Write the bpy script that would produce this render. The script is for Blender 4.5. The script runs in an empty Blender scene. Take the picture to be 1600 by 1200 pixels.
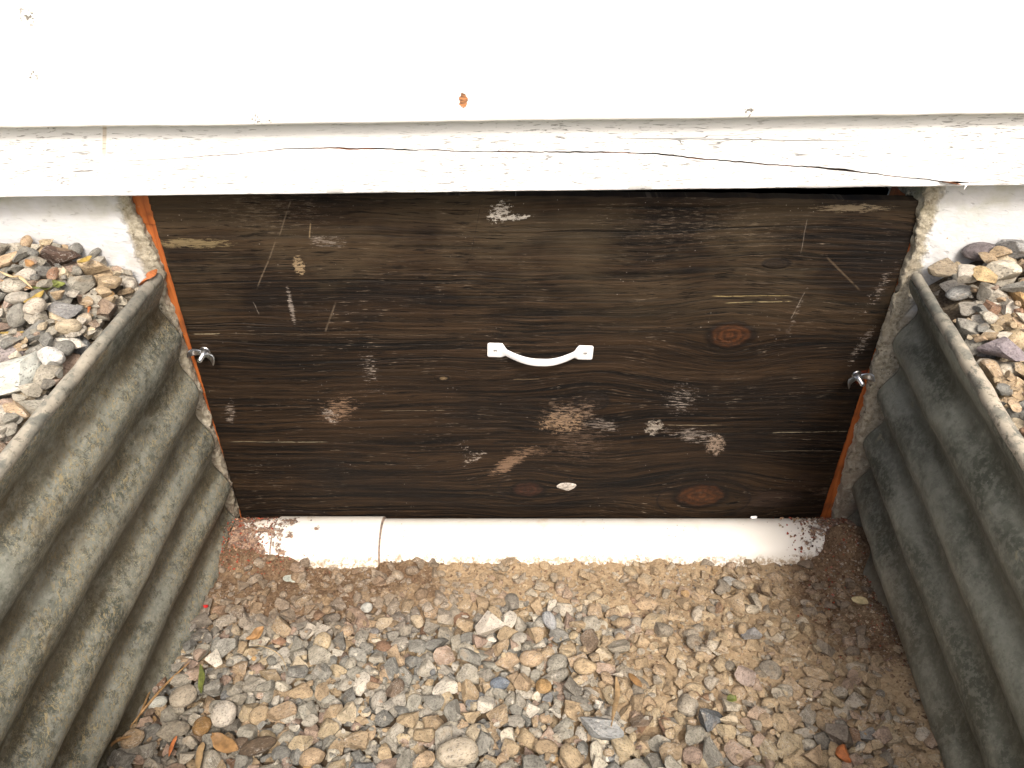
import bpy, bmesh, math, random
import numpy as np
from mathutils import Vector, Matrix, Euler
R = math.radians
random.seed(7)
rng = np.random.default_rng(11)
S = bpy.context.scene
COL = S.collection

# ------------------------------------------------------------------ camera, sky, sun, exposure
F_PX, D_CAM = 1250.0, 0.90
PITCH = math.atan(F_PX / 1721.0)
def ray(px, py):
    u = (px - 800) / F_PX; v = (600 - py) / F_PX
    return (u, math.cos(PITCH) + v * math.sin(PITCH), -math.sin(PITCH) + v * math.cos(PITCH))
_r = ray(800, 808)
H_CAM = -D_CAM * _r[2] / _r[1]
def on_wall(px, py, y=0.0):
    """point of the real wall plane y that was measured at this spot of the photograph"""
    r = ray(px, py); t = (y + D_CAM) / r[1]
    return (r[0] * t, y, H_CAM + r[2] * t)
def on_level(px, py, z):
    r = ray(px, py); t = (z - H_CAM) / r[2]
    return (r[0] * t, r[1] * t - D_CAM, z)

cam = bpy.data.cameras.new("camera"); cam_o = bpy.data.objects.new("camera", cam); COL.objects.link(cam_o)
cam.sensor_width = 36; cam.lens = 36 * F_PX / 1600; cam.clip_start = 0.02; cam.clip_end = 500
cam_o.location = (0, -D_CAM, H_CAM); cam_o.rotation_euler = (math.pi / 2 - PITCH, 0, 0)
S.camera = cam_o

SUN_EL, SUN_AZ = 50.0, 168.0      # azimuth clockwise from +Y: behind the camera, a little to the right
w = bpy.data.worlds.new("World"); S.world = w; w.use_nodes = True
wn = w.node_tree; bg = wn.nodes["Background"]
sky = wn.nodes.new("ShaderNodeTexSky"); sky.sky_type = 'NISHITA'; sky.sun_disc = False
sky.sun_elevation = R(SUN_EL); sky.sun_rotation = R(SUN_AZ); sky.dust_density = 8.0; sky.air_density = 1.0; sky.ozone_density = 0.6
wn.links.new(sky.outputs[0], bg.inputs[0]); bg.inputs[1].default_value = 0.12
sl = bpy.data.lights.new("sun", 'SUN'); sl.energy = 1.5; sl.angle = R(12); sl.color = (1.0, 0.955, 0.88)
so = bpy.data.objects.new("sun", sl); COL.objects.link(so)
sd = Vector((math.sin(R(SUN_AZ)) * math.cos(R(SUN_EL)), math.cos(R(SUN_AZ)) * math.cos(R(SUN_EL)), math.sin(R(SUN_EL))))
so.rotation_euler = sd.to_track_quat('Z', 'Y').to_euler(); so.location = sd * 5
S.view_settings.view_transform = 'Standard'; S.view_settings.look = 'None'
S.view_settings.gamma = 1; S.view_settings.exposure = 0.85; S.view_settings.use_curve_mapping = False

# ------------------------------------------------------------------ helpers: objects
def tag(o, label=None, cat=None, group=None, kind=None):
    if label: o['label'] = label
    if cat: o['category'] = cat
    if group: o['group'] = group
    if kind: o['kind'] = kind
    return o
def empty(name, loc, label, cat, group=None):
    o = bpy.data.objects.new(name, None); COL.objects.link(o); o.location = loc; o.empty_display_size = 0.02
    return tag(o, label, cat, group)
def adopt(o, parent):
    o.parent = parent
    l = parent.location.copy()
    if parent.parent: l = Vector((0, 0, 0))
    if parent.type == 'EMPTY': o.matrix_parent_inverse = Matrix.Translation(-l)
def mesh_from(name, V, Fc, mat, smooth=True, sharp=None, mats=None, fm=None):
    me = bpy.data.meshes.new(name)
    V = np.asarray(V, dtype=np.float32)
    if isinstance(Fc, np.ndarray):
        k = Fc.shape[1]; n = len(Fc)
        me.vertices.add(len(V)); me.vertices.foreach_set("co", V.ravel())
        me.loops.add(n * k); me.loops.foreach_set("vertex_index", Fc.ravel().astype(np.int32))
        me.polygons.add(n); me.polygons.foreach_set("loop_start", np.arange(0, n * k, k, dtype=np.int32))
        me.update(calc_edges=True)
    else:
        me.from_pydata(V.tolist(), [], Fc); me.update()
    for m in (mats or [mat]): me.materials.append(m)
    if fm is not None: me.polygons.foreach_set("material_index", np.asarray(fm, dtype=np.int32))
    me.polygons.foreach_set("use_smooth", np.full(len(me.polygons), smooth))
    if sharp: me.set_sharp_from_angle(angle=R(sharp))
    me.validate(); return me
def put(name, me, parent=None):
    o = bpy.data.objects.new(name, me); COL.objects.link(o)
    if parent: adopt(o, parent)
    return o
def grid_faces(nu, nv, flip=False):
    i, j = np.meshgrid(np.arange(nu - 1), np.arange(nv - 1), indexing='ij')
    a = i * nv + j; f = np.stack([a, a + nv, a + nv + 1, a + 1], -1).reshape(-1, 4)
    return f[:, ::-1].copy() if flip else f
def grid_mesh(name, P, mat, flip=False, smooth=True, parent=None, sharp=None):
    nu, nv = P.shape[:2]
    return put(name, mesh_from(name, P.reshape(-1, 3), grid_faces(nu, nv, flip), mat, smooth, sharp), parent)
def prism(name, quad_front, back_dy, mat, parent=None, bevel=0.0):
    """solid board: front outline in a wall plane, extruded back along +y"""
    bm = bmesh.new(); n = len(quad_front)
    a = [bm.verts.new(p) for p in quad_front]
    b = [bm.verts.new((p[0], p[1] + back_dy, p[2])) for p in quad_front]
    bm.faces.new(a); bm.faces.new(b[::-1])
    for i in range(n): bm.faces.new((a[i], b[i], b[(i + 1) % n], a[(i + 1) % n]))
    bmesh.ops.recalc_face_normals(bm, faces=bm.faces)
    if bevel: bmesh.ops.bevel(bm, geom=list(bm.edges), offset=bevel, segments=2, affect='EDGES', profile=0.6)
    me = bpy.data.meshes.new(name); bm.to_mesh(me); bm.free(); me.materials.append(mat)
    me.polygons.foreach_set("use_smooth", np.full(len(me.polygons), True)); me.set_sharp_from_angle(angle=R(40))
    return put(name, me, parent)

# ------------------------------------------------------------------ helpers: numpy noise
def _h(ix, iy, s):
    n = (ix.astype(np.int64) * 374761393 + iy.astype(np.int64) * 668265263 + s * 1274126177) & 0x7fffffff
    n = ((n ^ (n >> 13)) * 1274126177) & 0x7fffffff
    return ((n ^ (n >> 16)) & 0xffff) / 65535.0
def vnoise(x, y, s=0):
    x = np.asarray(x, float); y = np.asarray(y, float)
    ix = np.floor(x); iy = np.floor(y); fx = x - ix; fy = y - iy
    fx = fx * fx * (3 - 2 * fx); fy = fy * fy * (3 - 2 * fy)
    a = _h(ix, iy, s); b = _h(ix + 1, iy, s); c = _h(ix, iy + 1, s); d = _h(ix + 1, iy + 1, s)
    return (a + (b - a) * fx) * (1 - fy) + (c + (d - c) * fx) * fy
def fbm(x, y, s=0, o=4):
    x = np.asarray(x, float); y = np.asarray(y, float)
    t = 0; amp = 0.5; tot = 0
    for k in range(o):
        t = t + amp * vnoise(x, y, s + k * 17); tot += amp; amp *= 0.5; x = x * 2.03 + 3.1; y = y * 2.03 + 1.7
    return t / tot * 2 - 1
def sstep(a, b, x):
    t = np.clip((np.asarray(x, float) - a) / (b - a), 0, 1); return t * t * (3 - 2 * t)

# ------------------------------------------------------------------ helpers: shader expressions
class X:
    nt = None
    def __init__(s, sock): s.s = sock
    def _m(s, op, *o):
        n = X.nt.nodes.new("ShaderNodeMath"); n.operation = op
        for k, v in enumerate((s,) + o):
            if isinstance(v, X): X.nt.links.new(v.s, n.inputs[k])
            else: n.inputs[k].default_value = float(v)
        return X(n.outputs[0])
    def __add__(s, o): return s._m('ADD', o)
    __radd__ = __add__
    def __sub__(s, o): return s._m('SUBTRACT', o)
    def __rsub__(s, o): return (s * -1) + o
    def __mul__(s, o): return s._m('MULTIPLY', o)
    __rmul__ = __mul__
    def __truediv__(s, o): return s._m('DIVIDE', o)
    def abs(s): return s._m('ABSOLUTE')
    def min(s, o): return s._m('MINIMUM', o)
    def max(s, o): return s._m('MAXIMUM', o)
    def sqrt(s): return s._m('SQRT')
    def sin(s): return s._m('SINE')
    def pow(s, e): return s._m('POWER', e)
    def exp(s): return s._m('EXPONENT')
    def clamp(s): return s.max(0).min(1)
    def ss(s, a, b):                     # smooth step
        n = X.nt.nodes.new("ShaderNodeMapRange"); n.interpolation_type = 'SMOOTHSTEP'
        X.nt.links.new(s.s, n.inputs[0]); n.inputs[1].default_value = a; n.inputs[2].default_value = b
        if a > b:
            n.inputs[1].default_value = b; n.inputs[2].default_value = a; n.inputs[3].default_value = 1; n.inputs[4].default_value = 0
        return X(n.outputs[0])
def new_mat(name):
    m = bpy.data.materials.new(name); m.use_nodes = True; X.nt = m.node_tree
    return m, m.node_tree.nodes["Principled BSDF"]
def coords(kind="Object"):
    t = X.nt.nodes.new("ShaderNodeTexCoord"); s = X.nt.nodes.new("ShaderNodeSeparateXYZ")
    X.nt.links.new(t.outputs[kind], s.inputs[0])
    return X(s.outputs[0]), X(s.outputs[1]), X(s.outputs[2])
def comb(x, y, z):
    n = X.nt.nodes.new("ShaderNodeCombineXYZ")
    for k, v in enumerate((x, y, z)):
        if isinstance(v, X): X.nt.links.new(v.s, n.inputs[k])
        else: n.inputs[k].default_value = v
    return X(n.outputs[0])
def noise(v, scale=1.0, detail=4, rough=0.55, dist=0.0, out=0):
    n = X.nt.nodes.new("ShaderNodeTexNoise"); X.nt.links.new(v.s, n.inputs["Vector"])
    n.inputs["Scale"].default_value = scale; n.inputs["Detail"].default_value = detail
    n.inputs["Roughness"].default_value = rough; n.inputs["Distortion"].default_value = dist
    return X(n.outputs[out])
def voro(v, scale=1.0, feat='F1', out=0):
    n = X.nt.nodes.new("ShaderNodeTexVoronoi"); n.feature = feat; X.nt.links.new(v.s, n.inputs["Vector"])
    n.inputs["Scale"].default_value = scale; return X(n.outputs[out])
def mix(f, a, b, mode='MIX'):
    n = X.nt.nodes.new("ShaderNodeMix"); n.data_type = 'RGBA'; n.blend_type = mode
    for k, v in ((0, f), (6, a), (7, b)):
        if isinstance(v, X): X.nt.links.new(v.s, n.inputs[k])
        elif k == 0: n.inputs[0].default_value = v
        else: n.inputs[k].default_value = (*v, 1)
    return X(n.outputs[2])
def gray(v): return comb(v, v, v)
def finish(b, color, rough=0.8, bump=None, strength=0.5, dist=0.001, spec=None, metal=None):
    if isinstance(color, X): X.nt.links.new(color.s, b.inputs["Base Color"])
    else: b.inputs["Base Color"].default_value = (*color, 1)
    if isinstance(rough, X): X.nt.links.new(rough.s, b.inputs["Roughness"])
    else: b.inputs["Roughness"].default_value = rough
    if metal is not None:
        if isinstance(metal, X): X.nt.links.new(metal.s, b.inputs["Metallic"])
        else: b.inputs["Metallic"].default_value = metal
    if spec is not None: b.inputs["Specular IOR Level"].default_value = spec
    if bump is not None:
        n = X.nt.nodes.new("ShaderNodeBump"); n.inputs["Strength"].default_value = strength; n.inputs["Distance"].default_value = dist
        X.nt.links.new(bump.s, n.inputs["Height"]); X.nt.links.new(n.outputs[0], b.inputs["Normal"])
def rotxy(x, z, cx, cz, deg):
    c, s = math.cos(R(deg)), math.sin(R(deg)); dx = x - cx; dz = z - cz
    return dx * c + dz * s, dz * c - dx * s

# ------------------------------------------------------------------ materials
def m_siding():
    m, b = new_mat("white_siding_paint"); x, y, z = coords()
    p = comb(x, y * 1.0, z)
    crk = noise(comb(x * 22, y * 22, z * 260), 1, 3, 0.6, 0.4)
    zone = noise(comb(x * 3, 0, z * 9), 1, 2).ss(0.5, 0.72)
    cm = crk.ss(0.72, 0.77) * zone
    fine = noise(comb(x * 60, y * 60, z * 300), 1, 4, 0.6)
    c = mix(noise(p, 5, 4), (0.80, 0.80, 0.78), (0.85, 0.85, 0.84))
    c = mix(cm * 0.7, c, (0.25, 0.23, 0.20))
    # one bare brown chip and a few knocked spots
    cx, _, cz = on_wall(723, 161, -0.066)
    dx = (x - cx) * 1.0; dz = z - cz
    wob = noise(comb(x * 160, 0, z * 160), 1, 3) * 0.010 - 0.005
    d = ((dx * dx * 1.6 + dz * dz * 0.7).sqrt() + wob)
    chip = d.ss(0.0062, 0.0050)
    c = mix(chip, c, mix(noise(comb(x * 90, 0, z * 420), 1, 3).ss(0.4, 0.62), (0.50, 0.22, 0.09), (0.12, 0.06, 0.035)))
    spots = None
    for px, py, rr in ((45, 122, 0.007), (33, 30, 0.012), (398, 189, 0.008), (418, 190, 0.005), (1172, 178, 0.007), (1268, 58, 0.003)):
        sx, _, sz = on_wall(px, py, -0.066)
        qx = x - sx; qz = z - sz
        s1 = (qx * qx + qz * qz).sqrt().ss(rr, rr * 0.5) * noise(comb(x * 260, 0, z * 260), 1, 3).ss(0.52, 0.58)
        spots = s1 if spots is None else spots.max(s1)
    c = mix(spots * 0.9, c, (0.13, 0.12, 0.10))
    # grime that gathers on the drip edges
    gr = noise(comb(x * 14, y * 5, z * 6), 1, 4).ss(0.55, 0.75) * y.ss(-0.0565, -0.060)
    c = mix(gr * 0.28, c, (0.42, 0.36, 0.26))
    finish(b, c, 0.55, fine * 0.35 - cm - chip * 0.8 - spots, 0.55, 0.0008); return m
def m_skirt():
    m, b = new_mat("cracked_white_paint"); x, y, z = coords()
    wz = z + noise(comb(x * 7, 0, z * 10), 1, 2) * 0.02
    crk = noise(comb(x * 66, y * 20, wz * 600), 1, 3, 0.62, 0.5)
    zone = noise(comb(x * 5, 0, z * 14), 1, 3).ss(0.36, 0.66)
    cm = crk.ss(0.595, 0.65) * (zone * 0.75 + 0.25)
    ln = (noise(comb(x * 6, 0, wz * 70), 1, 2, 0.5, 0.3) - 0.5).abs().ss(0.004, 0.001) * noise(comb(x * 9, 0, z * 30), 1, 2).ss(0.55, 0.62)
    cm = cm.max(ln)
    # long hairline above the big split on the right, from the photograph
    hx, _, hz = on_wall(1100, 218, -0.045)
    hl = (z - hz + (x - hx) * 0.012 + noise(comb(x * 12, 0, 0), 1, 2) * 0.003 - 0.0015).abs().ss(0.0009, 0.0003) * x.ss(hx - 0.1, hx - 0.06) * x.ss(hx + 0.2, hx + 0.1)
    cm = cm.max(hl * 0.8)
    c = mix(noise(comb(x, y, z), 9, 4), (0.72, 0.74, 0.75), (0.80, 0.80, 0.80))
    rub = noise(comb(x * 12, 0, z * 8), 1, 4).ss(0.63, 0.8)
    c = mix(rub * 0.25, c, (0.55, 0.50, 0.42))
    tx, _, tz = on_wall(163, 218, -0.045)
    u, v = rotxy(x, z, tx, tz, 72)
    st = (u.abs() / 0.02).max(v.abs() / 0.0022).ss(1.1, 0.7)
    c = mix(st * 0.6, c, (0.55, 0.45, 0.32))
    c = mix(cm * 0.75, c, (0.12, 0.115, 0.11))
    finish(b, c, 0.6, noise(comb(x * 70, 0, z * 500), 1, 4, 0.65) * 0.5 - cm * 1.2, 0.7, 0.001); return m
def m_rawwood():
    m, b = new_mat("bare_orange_wood"); x, y, z = coords()
    g = noise(comb(x * 30, y * 200, z * 300), 1, 3)
    finish(b, mix(g.ss(0.46, 0.62) * noise(comb(x * 14, 0, 0), 1, 2).ss(0.42, 0.55), (0.022, 0.012, 0.007), (0.42, 0.14, 0.04)), 0.8, g, 0.5); return m
def m_concrete(rough_edge):
    m, b = new_mat("painted_concrete" if not rough_edge else "rough_mortar"); x, y, z = coords()
    p = comb(x, y, z)
    crz = noise(comb(x * 60 - z * 18, y * 90, z * 170 + x * 40), 1, 4, 0.6, 1.1)
    pits = crz.ss(0.60, 0.72)
    c = mix(noise(p, 11, 5), (0.52, 0.54, 0.565), (0.68, 0.69, 0.70))
    c = mix(pits * 0.45, c, (0.22, 0.22, 0.23))
    # bare mortar shows where the paint stops by the opening
    (lx0, _, lz0), (lx1, _, lz1) = on_wall(200, 308, -0.012), on_wall(371, 777, -0.012)
    (rx0, _, rz0), (rx1, _, rz1) = on_wall(1452, 300, -0.012), on_wall(1312, 800, -0.012)
    dl = (z - lz0) * ((lx1 - lx0) / (lz1 - lz0)) + lx0 - x; dr = x - (z - rz0) * ((rx1 - rx0) / (rz1 - rz0)) - rx0
    e1 = dl.max(dr) + (noise(p, 70, 4) - 0.5) * 0.022
    bare = e1.ss(0.020, 0.011).max(z.ss(0.40, 0.36))
    mort = mix(noise(p, 160, 5, 0.7).ss(0.3, 0.7), (0.33, 0.29, 0.21), (0.66, 0.61, 0.49))
    mort = mix(noise(p, 110, 5, 0.8).ss(0.56, 0.62) * 0.75, mort, (0.09, 0.07, 0.05))
    low = z.ss(0.30, 0.02)
    mort = mix(low * noise(p, 55, 4).ss(0.4, 0.6) * 0.75, mort, (0.26, 0.20, 0.15))
    c = mix(bare, c, mort)
    green_top = noise(p, 26, 5).ss(0.42, 0.75) * z.ss(0.47, 0.56)  # olive mottling that grows towards the top of the wall
    c = mix(green_top * 0.55, c, (0.30, 0.30, 0.14))
    base = z.ss(0.485, 0.445) * noise(p, 45, 4).ss(0.42, 0.62)
    c = mix(base * 0.5, c, (0.36, 0.31, 0.24))
    h = crz * 0.9 + noise(p, 25, 4) * 2 - pits * 0.5 + bare * noise(p, 150, 5, 0.8) * 5.5
    finish(b, c, 0.9, h, 0.8, 0.0016, spec=0.25); return m
def m_metal(side):
    m, b = new_mat("weathered_galvanised_steel"); x, y, z = coords()
    p = comb(x, y, z)
    ps = comb(x * 0.6, y * 0.45, z)
    big = noise(ps, 17, 5, 0.6, 0.5)
    c = mix(big.ss(0.36, 0.64), (0.085, 0.092, 0.072), (0.270, 0.280, 0.235))
    sp = noise(p, 130, 5, 0.72)
    c = mix(sp.ss(0.46, 0.58) * (0.6 if side < 0 else 0.4), c, (0.36, 0.36, 0.31))
    c = mix(noise(p, 75, 5, 0.8).ss(0.51, 0.60) * (0.6 if side < 0 else 0.28), c, (0.055, 0.058, 0.045))
    wh = voro(comb(x, y * 0.6, z), 420).ss(0.20, 0.08) * noise(p, 30, 2).ss(0.5, 0.7)
    c = mix(wh * 0.75, c, (0.52, 0.52, 0.48))
    # mud and lichen dashes smeared along the ribs
    if side < 0:
        dn = noise(comb(x * 40, y * 80 + z * 50, z * 190 - y * 110), 1, 4, 0.7, 2.2)
        area = noise(ps, 12, 3).ss(0.30, 0.52)
        dash = dn.ss(0.53, 0.60) * area
        c = mix(dash * 0.8, c, mix(noise(p, 70, 3), (0.50, 0.40, 0.20), (0.36, 0.29, 0.16)))
        hair = (noise(comb(x * 20, y * 46 + z * 30, z * 60 - y * 30), 1, 3, 0.6, 3.0) - 0.5).abs().ss(0.018, 0.006)
        c = mix(hair * noise(p, 22, 2).ss(0.38, 0.55) * 0.75, c, (0.50, 0.45, 0.30))
        rust = noise(comb(x * 8, y * 9, z * 26), 1, 5, 0.65).ss(0.56, 0.72)
        c = mix(rust * 0.5, c, (0.16, 0.10, 0.035))
    else:
        dash = noise(comb(x * 30, y * 30, z * 60), 1, 5, 0.7, 0.8).ss(0.60, 0.70) * noise(ps, 9, 2).ss(0.45, 0.65)
        c = mix(dash * 0.6, c, (0.33, 0.30, 0.20))
        c = mix(noise(ps, 6, 3).ss(0.45, 0.75) * 0.4, c, (0.09, 0.095, 0.075))
        mud = z.ss(0.16, -0.02) * noise(p, 18, 4).ss(0.3, 0.6)
        c = mix(mud * 0.6, c, (0.22, 0.17, 0.11))
    # grooves between the ribs darkened: washed-in dirt plus their shade painted in
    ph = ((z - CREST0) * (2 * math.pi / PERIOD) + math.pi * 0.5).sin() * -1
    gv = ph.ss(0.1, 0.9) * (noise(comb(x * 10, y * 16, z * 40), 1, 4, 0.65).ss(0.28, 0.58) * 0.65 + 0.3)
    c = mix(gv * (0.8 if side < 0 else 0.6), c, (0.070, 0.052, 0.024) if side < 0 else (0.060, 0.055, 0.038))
    h = noise(p, 30, 5, 0.62) * 2.0 + sp * 0.7 + dash * 0.6
    finish(b, c, big * 0.25 + 0.42, h, 0.75, 0.0016, metal=0.25); return m
def m_rim(side):
    m, b = new_mat("worn_rim_steel"); x, y, z = coords(); p = comb(x, y, z)
    c = mix(noise(p, 40, 5, 0.65).ss(0.35, 0.65), (0.13, 0.135, 0.12), (0.33, 0.31, 0.26))
    pale = noise(comb(x, y * 0.5, z), 62, 5, 0.7).ss(0.48, 0.56)
    near = y.ss(-0.10, -0.24)
    c = mix(pale * (near * (0.35 if side < 0 else 0.6) + 0.12), c, (0.52, 0.46, 0.37))
    c = mix(noise(p, 120, 4, 0.7).ss(0.56, 0.66) * 0.7, c, (0.085, 0.08, 0.06))
    c = mix(noise(p, 28, 4).ss(0.6, 0.7) * 0.5, c, (0.27, 0.18, 0.10))
    finish(b, c, 0.5, noise(p, 90, 5, 0.65), 0.8, 0.0012, metal=0.2); return m
def m_soil():
    m, b = new_mat("sandy_soil"); x, y, z = coords(); p = comb(x, y, z)
    g = noise(p, 300, 5, 0.75)
    # sandy tan on the right, browner loam along the left and in the right corner
    loam = (x.ss(0.05, -0.22) * y.ss(-0.27, -0.20) + x.ss(0.36, 0.44) * y.ss(-0.36, -0.24)).clamp()
    loam = (loam + (noise(p, 22, 5, 0.65) - 0.5) * 2.2).ss(0.30, 1.15)
    tan = mix(g.ss(0.35, 0.65), (0.31, 0.22, 0.13), (0.46, 0.35, 0.225))
    brn = mix(g.ss(0.35, 0.65), (0.085, 0.052, 0.031), (0.22, 0.145, 0.088))
    c = mix(loam, tan, brn)
    c = mix(noise(p, 60, 4, 0.6).ss(0.58, 0.7) * 0.6, c, (0.10, 0.06, 0.035))
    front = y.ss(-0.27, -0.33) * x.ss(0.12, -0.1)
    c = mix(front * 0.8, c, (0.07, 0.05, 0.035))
    finish(b, c, 0.95, g + noise(p, 80, 4) * 1.5, 0.9, 0.0022, spec=0.2); return m
def m_outer_soil():
    m, b = new_mat("grey_brown_grit"); x, y, z = coords(); p = comb(x, y, z)
    g = noise(p, 240, 5, 0.75)
    finish(b, mix(g.ss(0.3, 0.7), (0.06, 0.045, 0.032), (0.20, 0.165, 0.12)), 0.95, g, 0.9, 0.003, spec=0.2); return m
def m_stone(stuff):
    m, b = new_mat("gravel_stone")
    x, y, z = coords(); p = comb(x, y, z)
    if stuff:
        a = X.nt.nodes.new("ShaderNodeAttribute"); a.attribute_name = "tone"; base = X(a.outputs["Color"]); off = 0.0
    else:
        a = X.nt.nodes.new("ShaderNodeObjectInfo"); base = X(a.outputs["Color"]); off = X(a.outputs["Random"]) * 17.0
        sc = 0.013   # object space is in radii here
        x = x * sc + off; y = y * sc; z = z * sc; p = comb(x, y, z)
    n1 = noise(p, 90, 4, 0.6); n2 = noise(p, 420, 4, 0.75)
    c = mix(1.0, base, gray(n1 * 1.5 + 0.24), 'MULTIPLY')
    c = mix(n2.ss(0.55, 0.72) * 0.45, c, (0.52, 0.48, 0.42))
    c = mix(n2.ss(0.48, 0.38) * 0.6, c, (0.06, 0.052, 0.045))
    vein = (noise(comb(x, y * 2.2, z * 2.2), 60, 3, 0.6, 1.0) - 0.5).abs().ss(0.018, 0.004) * noise(p, 35, 1).ss(0.5, 0.6)
    c = mix(vein * 0.6, c, (0.58, 0.55, 0.50))
    c = mix(noise(p, 50, 3).ss(0.6, 0.72) * 0.3, c, (0.40, 0.30, 0.19))
    finish(b, c, 0.85, n1 * 2.4 + n2 * 1.3, 0.85, 0.0014, spec=0.25); return m
def m_pipe():
    m, b = new_mat("white_pvc_with_dirt"); x, y, z = coords(); p = comb(x, y, z)
    c = mix(noise(p, 20, 4), (0.80, 0.76, 0.68), (0.84, 0.83, 0.80))
    st = noise(comb(x * 30, y * 14, z * 14), 1, 5, 0.6)
    c = mix(st.ss(0.60, 0.75) * 0.4, c, (0.60, 0.42, 0.24))
    back = y.ss(-0.045, -0.015)
    c = mix(back * noise(p, 34, 5, 0.6).ss(0.45, 0.62) * 0.2, c, (0.50, 0.38, 0.25))
    c = mix(voro(p, 95).ss(0.10, 0.06) * noise(p, 12, 2).ss(0.52, 0.6), c, (0.07, 0.045, 0.03))
    left = (x * -1 - 0.335 + (noise(p, 46, 5, 0.72) - 0.5) * 0.55).ss(0.02, 0.05)
    right = (x - 0.435 + (noise(p, 50, 5, 0.72) - 0.5) * 0.22).ss(0.02, 0.04)
    joint = (x - on_wall(600, 830, -0.03)[0]).abs().ss(0.0019, 0.0010).max((x - on_wall(436, 830, -0.03)[0]).abs().ss(0.0022, 0.001))
    splash = (z + (noise(p, 55, 5, 0.7) - 0.5) * 0.05).ss(0.006, -0.002) * noise(p, 160, 4, 0.75).ss(0.42, 0.56)
    dirt = left.max(right).max(joint * 0.85)
    c = mix(splash * 0.85, c, mix(noise(p, 210, 4, 0.7).ss(0.4, 0.6), (0.26, 0.18, 0.10), (0.44, 0.34, 0.22)))
    dc = mix(noise(p, 190, 5, 0.75).ss(0.42, 0.6), (0.085, 0.034, 0.018), (0.33, 0.20, 0.12))
    c = mix(dirt * 0.92, c, dc)
    finish(b, c, dirt * 0.5 + 0.38, dirt * noise(p, 260, 4, 0.7) * 3 + noise(p, 60, 3) * 0.2, 0.7, 0.0015); return m
def m_stain():
    m, b = new_mat("orange_stained_timber"); x, y, z = coords()
    g = noise(comb(x * 160, y * 60, z * 9), 1, 4, 0.6, 0.6); d = noise(comb(x, y, z), 26, 4)
    c = mix(g.ss(0.35, 0.65), (0.26, 0.062, 0.012), (0.46, 0.135, 0.030))
    c = mix(d.ss(0.52, 0.68) * 0.55, c, (0.09, 0.035, 0.014))
    c = mix(noise(comb(x, y, z), 200, 3).ss(0.68, 0.74) * 0.4, c, (0.45, 0.35, 0.22))
    finish(b, c, 0.6, g, 0.5, 0.0008); return m
def m_simple(name, col, rough=0.7, var=0.3, scale=60, metal=None, bump=0.4):
    m, b = new_mat(name); x, y, z = coords(); p = comb(x, y, z); n = noise(p, scale, 4, 0.6)
    lo = tuple(v * (1 - var) for v in col); hi = tuple(min(1, v * (1 + var)) for v in col)
    finish(b, mix(n.ss(0.3, 0.7), lo, hi), rough, n, bump, 0.0006, metal=metal); return m
def m_lawn():
    m, b = new_mat("lawn"); x, y, z = coords(); p = comb(x, y, z)
    n = noise(p, 60, 4, 0.7) * 0.6 + noise(p, 2, 4) * 0.4
    finish(b, mix(n.ss(0.35, 0.65), (0.06, 0.105, 0.022), (0.13, 0.19, 0.045)), 0.9, n, 1.0, 0.02); return m

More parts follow.
